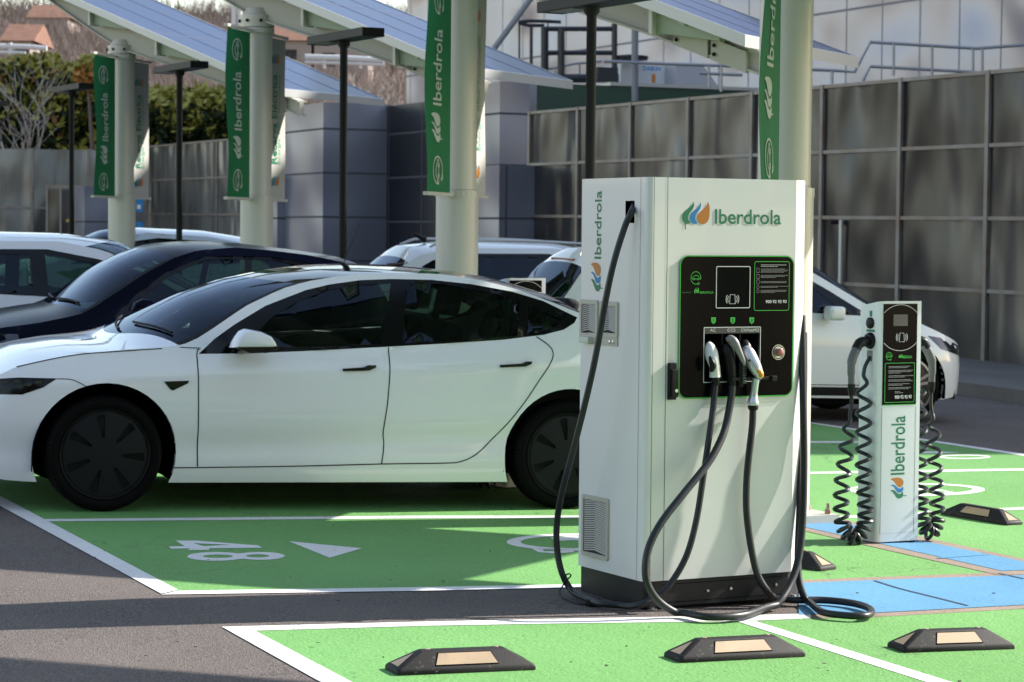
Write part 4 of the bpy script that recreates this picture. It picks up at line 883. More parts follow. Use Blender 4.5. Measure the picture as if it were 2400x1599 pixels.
def wheel(t, cx, y, r, style, flip, wdt=.23, cap_r=None):
    """y: outer face; axis along local y"""
    sg = -1 if flip else 1           # +1: outer face towards -y
    M = Matrix.Translation((cx, y, r)) @ Matrix.Rotation(R(90 if sg > 0 else -90), 4, 'X')
    cr = cap_r or r * .78
    pr = [(cr, -.012), (cr + .012, .0), (r * .88, .012), (r * .955, .002), (r * .985, -.02), (r, -.045), (r, -wdt + .045), (r * .985, -wdt + .02), (r * .9, -wdt), (cr, -wdt + .01), (cr, -.012)]
    w = MB().lathe(pr, 56, M).done('wheel', M_tyre, t, True, 50)
    mb = MB()
    for k in range(90):
        a = 2 * math.pi * k / 90; c, s_ = math.cos(a), math.sin(a)
        mb.add([M @ Vector(((r * .93) * c, (r * .93) * s_, .0095)), M @ Vector((r * .99 * math.cos(a + .01), r * .99 * math.sin(a + .01), -.018)), M @ Vector((r * .99 * math.cos(a + .03), r * .99 * math.sin(a + .03), -.018)), M @ Vector((r * .93 * math.cos(a + .02), r * .93 * math.sin(a + .02), .0095))], [(0, 1, 2, 3)])
    mb.done('tread_blocks', M_mtrim, w)
    if style == 'cap':
        outer = circ(0, 0, cr, n=64); holes = []
        for k in range(7):
            a = R(90 + k * 360 / 7 + 12); u = (math.cos(a), math.sin(a)); v = (-u[1], u[0])
            H = [(.36, -.05), (.60, -.105), (.86, -.15), (.90, -.04), (.87, .05), (.62, .03), (.38, .01)]; holes.append([(cr * (p * u[0] + q * v[0]), cr * (p * u[1] + q * v[1])) for p, q in H])
        V, T = cdt(outer, holes, .03)
        f3 = lambda a, b: M @ Vector((a, b, -.004 + .016 * (1 - (math.hypot(a, b) / cr) ** 2)))
        mb = MB(); mb.add([f3(a, b) for a, b in V], T)
        for h in holes: n = len(h); mb.add([f3(a, b) for a, b in h] + [f3(a, b) + (M.to_3x3() @ Vector((0, 0, -.03))) for a, b in h], [(i, (i + 1) % n, n + (i + 1) % n, n + i) for i in range(n)])
        mb.done('wheel_cap', M_capd, w, True, 30)
        MB().lathe([(cr - .004, -.002), (cr + .002, .004), (cr + .006, -.002)], 64, M).done('cap_rim', M_mtrim, w, True)
        MB().lathe([(.0001, -.05), (cr - .004, -.05), (cr - .003, -.01)], 40, M).done('rim_dish', mat('rim_dark', (.008, .008, .009), .4, metal=.6), w)
    else:
        MB().lathe([(.0001, -.06), (cr - .01, -.06), (cr, -.01)], 40, M).done('rim_dish', mat('rim_dark', (.008, .008, .009), .4, metal=.6), w)
        mb = MB(); mb.lathe([(cr - .025, -.012), (cr - .02, .002), (cr, .0), (cr + .003, -.01)], 48, M); mb.lathe([(.0001, .008), (.035, .008), (.05, -.012)], 20, M)
        for k in range(5):
            for da in (-.16, .16):
                a = R(90 + 72 * k); p0 = (.03 * math.cos(a), .03 * math.sin(a)); p1 = ((cr - .012) * math.cos(a + da), (cr - .012) * math.sin(a + da))
                V, Fc = ribbon([p0, p1], .028); mb.add([M @ Vector((x, y2, -.004)) for x, y2 in V] + [M @ Vector((x, y2, -.03)) for x, y2 in V], [(0, 1, 3, 2), (0, 1, 5, 4), (1, 3, 7, 5), (3, 2, 6, 7), (2, 0, 4, 6)])
        mb.done('rim', M_alloy, w, True, 30)
    return w

def build_car(name, label, M, S, group='parked cars'):
    t = thing(name, label, 'car', M, group); t['category'] = 'car'
    x0, x1 = S['x']; Lc = x1 - x0; xc = (x0 + x1) / 2; HW = S['hw']; cell = S.get('cell', .06)
    E = Fn(S['E'], S.get('we', .08)); C = Fn(S['C'], S.get('wc', .16)); B = Fn(S['B'], .1); belt0 = Fn(S['belt'], .2)
    n_, m_ = S.get('plan', (8, 3.0)); tum = S.get('tum', .42)
    belt = lambda x: min(belt0(x), E(x) - .03)
    def hwf(x):
        s = min(1, abs(x - xc) / (Lc / 2)); return HW * (1 - s ** n_) ** (1 / m_) if s < 1 else 0.0
    crease = S.get('crease', ())
    def Y(x, z, off=0.0):
        b = belt(x); h = hwf(x)
        if z > b:
            d = z - b; ins = .045 + tum * d + .18 * d * d
        else:
            u = (b - z); ins = .045 * math.exp(-u / .07) + .0
            zl = max(0, .42 - z); ins += .045 * (zl / .25) ** 2 + .012 * math.sin(max(0, min(1, (z - .42) / max(.2, b - .45))) * math.pi) * -1 + .012
        for (cz, dz, wz, am) in crease:
            cc = cz + dz * (x - xc); ins += am * math.exp(-((z - cc) / wz) ** 2)
        sc_ = h / HW if HW else 0
        y = HW - max(0.0, h - ins * (sc_ if sc_ < .6 else 1)); return y - off
    wr = S['wr']; ar = S.get('ar', wr + .07); wx = S['wheels']
    # ---- side outline
    xs = [x0 + Lc * (1 - math.cos(math.pi * k / 90)) / 2 for k in range(91)]
    top = [(x, E(x)) for x in xs]; low = []
    zc = wr
    marks = sorted(wx); segs = []
    x = x1
    def arc(cx):
        z_b = B(cx + ar); a0 = math.asin(max(-1, min(1, (z_b - zc) / ar))); z_f = B(cx - ar); a1 = math.pi - math.asin(max(-1, min(1, (z_f - zc) / ar)))
        return [(cx + ar * math.cos(a0 + (a1 - a0) * k / 28), zc + ar * math.sin(a0 + (a1 - a0) * k / 28)) for k in range(29)]
    cur = x1
    for cx in marks[::-1]:
        A = arc(cx); low += [(xx, B(xx)) for xx in np.arange(cur, A[0][0] + .03, -.12)]; low += A; cur = A[-1][0] - .05
    low += [(float(xx), B(xx)) for xx in np.arange(cur, x0 + .001, -.12)] + [(x0, B(x0))]
    lowc = []
    for p in low:
        p = (float(p[0]), float(p[1]))
        if not lowc or math.hypot(p[0] - lowc[-1][0], p[1] - lowc[-1][1]) > .004: lowc.append(p)
    outline = top + lowc
    dlo = S.get('dlo'); holes = [dlo] if dlo else []
    V, T = cdt(outline, holes, cell, .45)
    def densify(P, d=.05):
        out = []; n = len(P)
        for i in range(n):
            a, b = P[i], P[(i + 1) % n]; k = max(1, int(math.hypot(b[0] - a[0], b[1] - a[1]) / d))
            out += [(a[0] + (b[0] - a[0]) * j / k, a[1] + (b[1] - a[1]) * j / k) for j in range(k)]
        return out
    mir = lambda p: Vector((p[0], 2 * HW - p[1], p[2]))
    body = MB()
    for side in (0, 1):
        P = [Vector((a, Y(a, b), b)) for a, b in V]
        body.add(P if side == 0 else [mir(p) for p in P], T)
        # arch return lips
        for cx in wx:
            A = arc(cx)[1:-1]; P = [Vector((a, Y(a, b), b)) for a, b in A] + [Vector((a, Y(a, b) + .035, b)) for a, b in A]; n = len(A)
            body.add(P if side == 0 else [mir(p) for p in P], [(i, i + 1, n + i + 1, n + i) for i in range(n - 1)])
    # ---- top surfaces
    rg = S['top']   # list of (name, material or None=paint, x_edge0, x_centre0, x_edge1, x_centre1)
    nt_ = 14
    for (nm, mm, e0, c0, e1, c1) in rg:
        k = max(3, int((max(e1, c1) - min(e0, c0)) / .07)); mb = MB() if mm else body
        Vt = []
        for i in range(k + 1):
            s = i / k
            for j in range(-nt_, nt_ + 1):
                tt = j / nt_; a = abs(tt); xx = (c0 + (e0 - c0) * a * a) * (1 - s) + (c1 + (e1 - c1) * a * a) * s
                he = HW - Y(xx, E(xx)); ze = E(xx); zcn = C(xx); zz = ze + (zcn - ze) * (1 - a ** S.get('crown', 2.6))
                Vt.append((xx, HW + tt * he, zz + (0 if not mm else .0)))
        w_ = 2 * nt_ + 1; mb.add(Vt, [(i * w_ + j, (i + 1) * w_ + j, (i + 1) * w_ + j + 1, i * w_ + j + 1) for i in range(k) for j in range(w_ - 1)])
        if mm:
            if nm == 'windscreen' or nm == 'rear_window':
                o = mb.done(nm, mm, t, True, 60)
                # dark border band of the pane
                for sgn in (-1, 1):
                    bb = MB(); Q = []
                    for i in range(k + 1):
                        s = i / k
                        for a in (1.0, .955):
                            xx = (c0 + (e0 - c0) * a * a) * (1 - s) + (c1 + (e1 - c1) * a * a) * s; he = HW - Y(xx, E(xx)); ze = E(xx); zz = ze + (C(xx) - ze) * (1 - a ** S.get('crown', 2.6)); Q.append((xx, HW + sgn * a * he, zz + .0015))
                    bb.add(Q, [(2 * i, 2 * i + 1, 2 * i + 3, 2 * i + 2) for i in range(k)])
                    bb.done('pane_border', M_mtrim, o)
            else: mb.done(nm, mm, t, True, 60)
    bd = body.done('body', S['paint'], t, True, 28)
    bm = bmesh.new(); bm.from_mesh(bd.data); bmesh.ops.remove_doubles(bm, verts=bm.verts, dist=.0015); bmesh.ops.recalc_face_normals(bm, faces=bm.faces); bm.to_mesh(bd.data); bm.free()
    bd.data.set_sharp_from_angle(angle=R(24))
    # ---- glazing
    def panel(nm, poly, hls, m, off, par, both=True, cl=.08, sm=True):
        V, T = cdt(densify(poly), [densify(h) for h in hls], cl); o = None
        for side in ((0, 1) if both else (0,)):
            P = [Vector((a, Y(a, b, off), b)) for a, b in V]; P = P if side == 0 else [mir(p) for p in P]
            o2 = obj(nm, P, T, m, par, sm); o = o or o2
        return o
    if dlo: panel('window_trim', dlo, S['glass'], M_trim, -.004, t)
    for g in S.get('glass', []): panel('side_window', g, [], S.get('gm', M_glass), -.008, t)
    for nm, poly, m, off in S.get('panels', []): panel(nm, poly, [], m, off, t, both=False, cl=.05)
    for P, w in S.get('gaps', []):
        P = crom(P, 5) if len(P) > 2 else [(P[0][0] + (P[1][0] - P[0][0]) * k / 12, P[0][1] + (P[1][1] - P[0][1]) * k / 12) for k in range(13)]
        V, Fc = ribbon(P, w); obj('shut_line', [(a, Y(a, b, .0026), b) for a, b in V], Fc, M_void2, t)
    for P, pad in S.get('handles', []):
        yb = min(Y(a, b) for a, b in P); pillow(P, .016, .006, lambda a, b, c: (a, yb + .004 - c, b)).done('door_handle', S.get('hm', M_trim), t, True, 40)
    # ---- wheels, liners, underbody
    for cx in wx:
        wheel(t, cx, .035, wr, S['wheel'], False, cap_r=S.get('cap')); wheel(t, cx, 2 * HW - .035, wr, S['wheel'], True, cap_r=S.get('cap'))
        for y0, y1 in ((Y(cx, wr + ar - .01) + .03, .42), (2 * HW - Y(cx, wr + ar - .01) - .03, 2 * HW - .42)):
            mb = MB()
            A = [(cx + ar * math.cos(math.pi * k / 20), wr + ar * math.sin(math.pi * k / 20)) for k in range(21)]; A = [(cx + ar, .14)] + A + [(cx - ar, .14)]
            n = len(A); A[0] = (A[0][0], .23); A[-1] = (A[-1][0], .23); mb.add([(a, y0, b) for a, b in A] + [(a, y1, b) for a, b in A], [(i, i + 1, n + i + 1, n + i) for i in range(n - 1)] + [tuple(range(n, 2 * n))])
            mb.done('arch_liner', M_void2, t)
    mb = MB(); a, b = min(wx), max(wx)
    mb.box((a + ar, .07, .17), (b - ar, 2 * HW - .07, .40)); mb.box((x0 + .25, .42, .18), (x1 - .25, 2 * HW - .42, .5))
    mb.box((x0 + .2, .2, .2), (a - ar, 2 * HW - .2, .45)); mb.box((b + ar, .2, .22), (x1 - .2, 2 * HW - .2, .5)); mb.done('underbody', M_void2, t)
    # ---- cabin
    if 'cabin' in S:
        ca, cb = S['cabin']; mb = MB(); zb = min(belt0(ca + .3), belt0(cb - .3)) - .10; yy = .11
        V_ = [(ca, yy + .05, zb), (cb, yy + .05, zb), (cb, 2 * HW - yy - .05, zb), (ca, 2 * HW - yy - .05, zb), (ca + .3, yy + .05, .42), (cb, yy + .05, .42), (cb, 2 * HW - yy - .05, .42), (ca + .3, 2 * HW - yy - .05, .42)]
        mb.add(V_, [(4, 5, 6, 7), (0, 1, 5, 4), (2, 3, 7, 6), (1, 2, 6, 5), (3, 0, 4, 7)])
        mb.add([(ca - .35, .2, zb + .0), (ca + .28, .2, zb + .02), (ca + .28, 2 * HW - .2, zb + .02), (ca - .35, 2 * HW - .2, zb + .0), (ca + .36, .2, zb - .2), (ca + .36, 2 * HW - .2, zb - .2)], [(0, 1, 2, 3), (1, 4, 5, 2)])
        mb.done('cabin', M_int, t)
        fl = -1 if S.get('flip') else 1
        def seat(sx, sy, w, hgt):
            so = MB(); so.box((-.05, -w / 2, .0), (.50, w / 2, .16), Matrix.Translation((sx, sy, .46)) @ Matrix.Scale(fl, 4, (1, 0, 0)), .04)
            so.box((0, -w / 2, 0), (.14, w / 2, hgt), Matrix.Translation((sx + fl * .45, sy, .56)) @ Matrix.Scale(fl, 4, (1, 0, 0)) @ Matrix.Rotation(R(18), 4, 'Y'), .045); s_ = so.done('seat', M_seat, t, True, 50)
            MB().box((0, -.13, 0), (.10, .13, .19), Matrix.Translation((sx + fl * (.45 + .31 * (hgt + .04)), sy, .58 + hgt * .97)) @ Matrix.Scale(fl, 4, (1, 0, 0)) @ Matrix.Rotation(R(12), 4, 'Y'), .035).done('headrest', M_seat, s_, True, 50)
        fx = ca + .95 if fl > 0 else cb - .95
        for sy in (.52, 2 * HW - .52): seat(fx, sy, .50, .60)
        seat(fx + fl * .95, HW, 1.25, .52)
        a = circ(0, 0, .18, n=28); TM = Matrix.Translation((fx - fl * .38, (2 * HW - .52) if fl < 0 else .52 if False else (2 * HW - .52), zb + .02)) @ Matrix.Rotation(R(65 * fl), 4, 'Y')
        mb = MB().tube([TM @ Vector((*p, 0)) for p in a + [a[0]]], .014, 8); mb.tube([TM @ Vector((-.17, 0, 0)), TM @ Vector((.17, 0, 0))], .018, 6); mb.done('steering_wheel', M_int, t, True)
    return t, dict(E=E, C=C, Y=Y, HW=HW, belt=belt, mir=mir, obj=panel)

def carframe(pA, pB):
    a = G(*pA); b = G(*pB); ex = (b - a).normalized(); ey = GN.cross(ex).normalized(); return frame(a, ex, ey, GN), (b - a).length
class Tracer:
    def __init__(s, M, HW, belt=None, tum=.42): s.M = M; s.Mi = M.inverted(); s.n = M.to_3x3() @ Vector((0, 1, 0)); s.HW = HW; s.belt = belt; s.tum = tum
    def at(s, px, py, ins=0.0): p = s.Mi @ PP(px, py, s.M @ Vector((0, ins, 0)), s.n); return (p.x, p.z)
    def t(s, px, py):
        p = s.at(px, py)
        if s.belt:
            for _ in range(3):
                b = s.belt; bz = b[0][1] if p[0] < b[0][0] else (b[-1][1] if p[0] > b[-1][0] else float(np.interp(p[0], [q[0] for q in b], [q[1] for q in b]))); d = p[1] - bz; ins = .045 + (s.tum * d + .18 * d * d if d > 0 else 0); p = s.at(px, py, ins)
        return p
    def T(s, P): return [s.t(*p) for p in P]
    def c(s, P, f=1.0): return [s.at(px, py, s.HW * f) for px, py in P]

# ---- the white electric saloon
M1, wb = carframe((245, 1203), (1329, 1196)); HWs = .925
tr0 = Tracer(M1, HWs); beltp = [tr0.at(*p, .045) for p in ((300, 835), (462, 828), (560, 826), (800, 821), (1050, 810), (1229, 787), (1330, 762))]
beltp += [(beltp[-1][0] + .3, beltp[-1][1] + .02)]; beltp = [(-1.0, .68), (-.6, .76)] + beltp
tr = Tracer(M1, HWs, beltp)
E_ = [(-.86, .52), (-.84, .60), (-.78, .66)] + tr.T([(43, 862), (120, 843), (195, 830), (300, 819), (380, 814), (421, 811), (459, 796), (502, 768), (574, 718), (660, 677), (717, 660), (800, 646.5), (915, 640), (987, 641), (1049, 643.5), (1131, 658), (1202, 675), (1274, 701), (1341, 727)])
xr = E_[-1][0]; E_ += [(xr + .25, E_[-1][1] - .085), (xr + .5, E_[-1][1] - .15), (xr + .9, E_[-1][1] - .20), (wb + .97, .92), (wb + 1.0, .80)]
C_ = [(-.86, .53), (-.84, .62), (-.78, .69)] + tr.c([(30, 809), (130, 793), (206, 789), (239, 785), (260, 775), (335, 732), (430, 686), (526, 654), (622, 634), (717, 623), (810, 619), (915, 621.5), (1035, 632), (1111, 645)]) 
C_ += [(C_[-1][0] + .35, C_[-1][1] - .075), (C_[-1][0] + .8, C_[-1][1] - .215), (wb + .35, 1.09), (wb + .97, 1.06), (wb + .99, .85)]
zs = tr.at(700, 1131, .05)[1]; zs2 = tr.at(60, 1125, .05)[1]; zf = tr.at(87, 1129, .05)[1]
B_ = [(-.86, .24), (-.6, zf), (-.35, zf - .01), (.38, zs), (1.5, zs), (wb - .38, zs), (wb + .4, .24), (wb + 1.0, .34)]
dlo = tr.T([(466, 830), (478, 818), (502, 795), (549, 761), (622, 717), (717, 680), (772, 667), (843, 657), (915, 654), (1011, 656), (1107, 666.5), (1202, 684), (1274, 706), (1353, 744), (1347, 757), (1322, 773), (1274, 785), (1178, 797), (1035, 806), (910, 813), (700, 824), (580, 829)])
g1_ = tr.T([(560, 816), (592, 789), (640, 742), (700, 706), (770, 680), (843, 668), (915, 665), (906, 740), (897, 806), (760, 813)])
g2v = tr.T([(954, 663), (1035, 666), (1107, 678), (1170, 691), (1217, 706), (1216, 750), (1213, 788), (1080, 797), (944, 806), (948, 740)])
g3v = tr.T([(1237, 722), (1246, 720), (1280, 733), (1318, 751), (1308, 763), (1280, 775), (1237, 786)])
cowl_e, cowl_c = tr.t(421, 811)[0], tr.c([(250, 782)])[0][0]
rf_e, rf_c = tr.t(700, 664)[0], tr.c([(560, 648)])[0][0]
rr_e = tr.t(1341, 727)[0] - .15; rr_c = tr.c([(1040, 634)])[0][0]
S = dict(x=(-.87, wb + 1.0), hw=HWs, E=E_, C=C_, B=B_, belt=beltp, wr=.333, ar=.408, wheels=(0.0, wb), wheel='cap', cap=.255, dlo=dlo, glass=[g1_, g2v, g3v], paint=M_wpaint, cell=.05, plan=(9, 2.6),
     top=[('hood', None, -.87, -.87, cowl_e, cowl_c), ('windscreen', M_glassw, cowl_e, cowl_c, rf_e, rf_c), ('roof_glass', M_roofg, rf_e, rf_c, rr_e, rr_c), ('rear_window', M_roofg, rr_e, rr_c, wb + .35, wb + .50), ('deck', None, wb + .35, wb + .50, wb + 1.0, wb + 1.0)],
     gaps=[(tr.T([(467, 818), (462, 830), (461.5, 900), (461.5, 1000), (461.5, 1093)]), .006), (tr.T([(910.5, 814), (909, 873), (903, 945), (895, 1007), (898, 1041), (892, 1086)]), .006),
           (tr.T([(405, 1096), (461, 1095.5), (700, 1092), (892, 1087), (1035, 1085), (1078, 1081), (1116, 1062), (1159, 1021), (1207, 964), (1250, 902), (1292, 828), (1257, 789)]), .006),
           (tr.T([(43, 862), (120, 843), (195, 830), (300, 822), (380, 817)]), .005), (tr.T([(134, 888), (170, 890), (205, 908)]), .004), (tr.T([(421, 814), (470, 816)]), .004)],
     handles=[(tr.T([(799, 869), (799, 863), (848, 860), (858, 855), (877, 855), (877, 860), (862, 867), (850, 868)]), 0), (tr.T([(1166, 860), (1166, 854), (1217, 851), (1227, 846), (1241, 846), (1239, 852), (1226, 858)]), 0)],
     panels=[('side_camera', tr.T([(381, 893), (439, 891), (437, 897), (402, 914), (396, 912)]), M_trim, .004), ('headlight', tr.T([(-60, 897), (0, 892), (48, 887), (134, 887), (102, 908), (54, 926), (0, 928), (-60, 926)]), M_trim, .003)],
     cabin=(cowl_e + .1, wb + .25), crease=((.40, .03, .075, .022), (.83, .04, .06, -.008)), crown=2.3)
car1, K = build_car('saloon_car', 'white electric saloon with black wheel covers and glass roof, in front of all other cars', M1, S)
Y1 = K['Y']
# mirror
mo = tr.at; mpoly = [mo(px, py, -.10) for px, py in ((539, 815), (545, 800), (551, 790), (561, 777), (574, 771), (609, 776), (635, 788), (645, 802), (649, 812), (640, 814))]
mir_o = pillow(mpoly, .10, .035, lambda a, b, c: (a, -.075 - c, b), 7).done('wing_mirror', M_wpaint, car1, True, 50)
pillow(mpoly, .05, .02, lambda a, b, c: (a, -.075 + c, b), 4).done('mirror_back', M_trim, mir_o, True, 50)
lp = [mo(px, py, -.08) for px, py in ((545, 814), (649, 812), (644, 820), (620, 827), (570, 823))]; pillow(lp, .06, .01, lambda a, b, c: (a, -.075 - c, b)).done('mirror_base', M_trim, mir_o, True, 50)
a_ = mo(575, 819, 0); MB().tube([(a_[0], -.09, a_[1]), (a_[0] - .01, .0, a_[1] - .012), (a_[0] - .01, .06, a_[1] - .015)], [.025, .03, .035], 8, True, .5).done('mirror_stalk', M_trim, mir_o, True)
# far mirror
MB().box((mpoly[0][0], 2 * HWs + .07, mpoly[0][1]), (mpoly[0][0] + .20, 2 * HWs + .2, mpoly[0][1] + .12), None, .03).done('wing_mirror', M_wpaint, car1, True, 50)
# headlight details
hl = [c for c in car1.children if c.name.startswith('headlight')][0]
mb = MB()
for k, (px, py) in enumerate(((8, 917), (28, 915), (50, 908), (70, 903), (92, 897), (20, 900), (45, 897))):
    a = tr.at(px, py, .03); y = Y1(a[0], a[1]); mb.box((a[0] - .018, y - .007, a[1] - .008), (a[0] + .018, y - .004, a[1] + .008))
mb.done('lamp_units', M_chrome, hl)
# wipers and cowl
P = [Vector((cowl_c + .05 + .10 * k, HWs - .1 - .12 * k, K['C'](cowl_c + .05 + .10 * k) + .012 - .018 * k)) for k in range(5)]
for yo in (0, .55):
    pp = []
    for k in range(7):
        yy = HWs - .72 + yo + .085 * k; a = abs(yy - HWs) / (HWs * .86); xx = (cowl_c + (cowl_e - cowl_c) * a * a) + .03 + .012 * k; he = HWs - Y1(xx, K['E'](xx)); ze = K['E'](xx); zz = ze + (K['C'](xx) - ze) * (1 - min(1, abs(yy - HWs) / he) ** 2.3) + .014; pp.append((xx, yy, zz))
    MB().tube(pp, .008, 6).done('wiper', M_mtrim, car1)
# steering wheel glint, sun-lit seat edges are left to the light; small roof mast
MB().tube([(1.9, HWs, K['C'](1.9) + .0), (2.0, HWs, K['C'](2.0) + .012)], .012, 6).done('roof_seam', M_mtrim, car1)

# ---- generic cars in local metres (front at low x)
def hatch_spec(L, H, paint_m, tail=.55, hoodz=.98, wheels=None, gm=None, belt=.95, hw=.88, flip=False, wr=.32, rails=False):
    w0, w1 = wheels or (.80, L - .75)
    E = [(0, .55), (.05, .70), (.25, .78), (.7, hoodz - .08), (1.05, hoodz), (1.25, hoodz + .08), (1.95, H - .12), (2.3, H - .06), (L - 1.1, H - .09), (L - .5, H - .18), (L - .30, H - .30), (L - .12, belt + .05), (L - .02, belt - .15), (L, .6)]
    C = [(0, .57), (.05, .74), (.25, .84), (.7, hoodz - .0), (.95, hoodz + .05), (1.75, H - .05), (2.2, H), (L - 1.1, H - .01), (L - .45, H - .09), (L - .30, H - .25), (L - .10, belt + .08), (L - .02, belt - .1), (L, .62)]
    B = [(0, .30), (.3, .22), (L - .3, .24), (L, .34)]
    bl = [(0, .70), (.8, belt - .06), (1.2, belt), (L - .8, belt + .06), (L, belt + .05)]
    dlo = [(1.22, belt + .01), (1.62, belt + .24), (2.0, H - .19), (2.4, H - .125), (L - 1.1, H - .15), (L - .62, H - .24), (L - .48, belt + .20), (L - .75, belt + .075)]
    g1 = [(1.50, belt + .05), (1.75, belt + .24), (2.05, H - .22), (2.42, H - .17), (2.40, belt + .06)]
    g2 = [(2.52, belt + .06), (2.54, H - .17), (L - 1.15, H - .185), (L - 1.12, belt + .08)]
    g3 = [(L - 1.04, belt + .09), (L - 1.06, H - .195), (L - .72, H - .26), (L - .62, belt + .2), (L - .80, belt + .11)]
    gaps = [([(1.33, belt - .02), (1.30, .8), (1.32, .35)], .006), ([(2.46, belt + .03), (2.46, .35)], .006), ([(L - 1.1, belt + .05), (L - 1.15, .75), (L - 1.3, .35)], .006), ([(1.32, .35), (L - 1.3, .35)], .006)]
    top = [('hood', None, 0, 0, 1.2, .92), ('windscreen', M_glassw, 1.2, .92, 2.1, 1.80), ('roof', None, 2.1, 1.80, L - .34, L - .33), ('rear_window', M_glassr, L - .34, L - .33, L - .14, L - .11), ('tail', None, L - .14, L - .11, L, L)]
    hd = [([(2.15, belt - .12), (2.15, belt - .15), (2.35, belt - .15), (2.35, belt - .12)], 0), ([(L - 1.4, belt - .09), (L - 1.4, belt - .12), (L - 1.2, belt - .12), (L - 1.2, belt - .09)], 0)]
    pn = [('headlight', [(.12, .62), (.14, .72), (.42, .80), (.60, .82), (.45, .70)], M_chrome, .003), ('tail_light', [(L - .12, .75), (L - .20, .95), (L - .28, .95), (L - .22, .75)], mat('tail_red', (.25, .01, .01), .2, coat=1), .003), ('lower_cladding', [(w0 + .42, .25), (w1 - .42, .25), (w1 - .42, .33), (w0 + .42, .33)], M_mtrim, .004)]
    S = dict(x=(0, L), hw=hw, E=E, C=C, B=B, belt=bl, wr=wr, ar=wr + .06, wheels=(w0, w1), wheel='alloy', dlo=dlo, glass=[g1, g2, g3], paint=paint_m, cell=.09, plan=(8, 2.8), top=top, gaps=gaps, handles=hd, panels=pn, cabin=(1.25, L - .35), hm=paint_m, gm=gm or M_glass, crown=2.6)
    if flip:
        f = lambda P: [(L - p[0], p[1]) for p in P][::-1]
        for k in ('E', 'C', 'B', 'belt', 'dlo'): S[k] = f(S[k])
        S['glass'] = [f(g) for g in S['glass']]; S['gaps'] = [(f(g), w) for g, w in gaps]; S['handles'] = [(f(g), w) for g, w in hd]; S['panels'] = [(a, f(b), c, d) for a, b, c, d in pn]
        S['wheels'] = (L - w1, L - w0); S['top'] = [(n_, m_, L - e1, L - c1, L - e0, L - c0) for n_, m_, e0, c0, e1, c1 in top][::-1]; S['cabin'] = (.35, L - 1.25); S['flip'] = True
    return S
def grid_frame(x, y, dirv=None):
    ex = Vector(dirv or (M1.to_3x3() @ Vector((1, 0, 0)))).normalized(); ex = (ex - GN * ex.dot(GN)).normalized(); ey = GN.cross(ex).normalized(); return frame(Vector((x, y, gz(x, y))), ex, ey, GN)
def mirror_pair(t, S, x, z, m, hw):
    for sg, y in ((-1, -.02), (1, 2 * hw + .02)):
        w = MB().box((x, y + (-.17 if sg < 0 else 0), z), (x + .16, y + (0 if sg < 0 else .17), z + .13), None, .04).done('wing_mirror', m, t, True, 50)
        MB().box((x + .04, min(y, y - sg * .06), z + .01), (x + .1, max(y, y - sg * .06), z + .05)).done('mirror_stalk', M_mtrim, w)

# black car behind the saloon: outline traced on its own side plane
e1v = (M1.to_3x3() @ Vector((1, 0, 0))); n1v = (M1.to_3x3() @ Vector((0, 1, 0)))
o2 = M1.to_translation() + n1v * 2.55
M2 = grid_frame(o2.x, o2.y); t2 = Tracer(M2, .88)
bp = [t2.at(*p, .045) for p in ((0, 790), (260, 752), (400, 748), (640, 742))]; bp += [(bp[-1][0] + 1.2, bp[-1][1] + .06)]
t2 = Tracer(M2, .88, bp)
a = t2.T([(0, 769), (90, 757), (160, 743), (195, 735), (217, 722), (282, 680), (347, 637), (412, 603), (462, 587), (548, 580), (635, 587), (722, 598), (808, 615)])
E2 = [(a[0][0] - .62, .55), (a[0][0] - .58, .70), (a[0][0] - .42, .80)] + a + [(a[-1][0] + .25, a[-1][1] - .14), (a[-1][0] + .42, 1.0), (a[-1][0] + .50, .8), (a[-1][0] + .52, .6)]
b = t2.c([(0, 728), (60, 718), (113, 712), (163, 676), (217, 633), (271, 602), (312, 585), (347, 573), (397, 568), (462, 565), (557, 570), (678, 584), (765, 597), (841, 618)])
C2 = [(E2[0][0], .57), (E2[0][0] + .04, .74), (E2[0][0] + .22, .86)] + b + [(E2[-4][0] + .12, b[-1][1] - .2), (E2[-3][0], 1.05), (E2[-2][0], .85), (E2[-1][0], .62)]
x0_, x1_ = E2[0][0], E2[-1][0]; wA = x0_ + .78; wB = x1_ - .68
dl2 = t2.T([(267, 745), (285, 722), (325, 685), (390, 637), (480, 600), (548, 600), (635, 602), (722, 616), (790, 634), (800, 655), (700, 745), (500, 748)])
gA = t2.T([(330, 735), (345, 690), (400, 645), (480, 610), (548, 608), (573, 609), (575, 740)]); gB = t2.T([(590, 609), (640, 611), (720, 625), (745, 640), (690, 735), (592, 740)])
ce, cc_ = t2.t(195, 735)[0], t2.c([(112, 712)])[0][0]; re_, rc_ = t2.t(412, 603)[0], t2.c([(320, 582)])[0][0]
S2 = dict(x=(x0_, x1_), hw=.88, E=E2, C=C2, B=[(x0_, .3), (x0_ + .3, .22), (x1_ - .3, .24), (x1_, .35)], belt=bp, wr=.33, ar=.39, wheels=(wA, wB), wheel='alloy', dlo=dl2, glass=[gA, gB], paint=M_bpaint, cell=.08, plan=(8, 2.8),
      top=[('hood', None, x0_, x0_, ce, cc_), ('windscreen', M_glassw, ce, cc_, re_, rc_), ('roof', None, re_, rc_, x1_ - .45, x1_ - .45), ('rear_window', M_glassr, x1_ - .45, x1_ - .45, x1_ - .12, x1_ - .10), ('tail', None, x1_ - .12, x1_ - .10, x1_, x1_)],
      gaps=[(t2.T([(258, 756), (258, 820), (262, 950)]), .006), (t2.T([(582, 745), (582, 950)]), .006)], handles=[], panels=[('headlight', t2.T([(-40, 790), (0, 782), (43, 784), (45, 800), (33, 810), (0, 816), (-40, 815)]), M_chrome, .003)], cabin=(ce + .05, x1_ - .3), gm=M_glass)
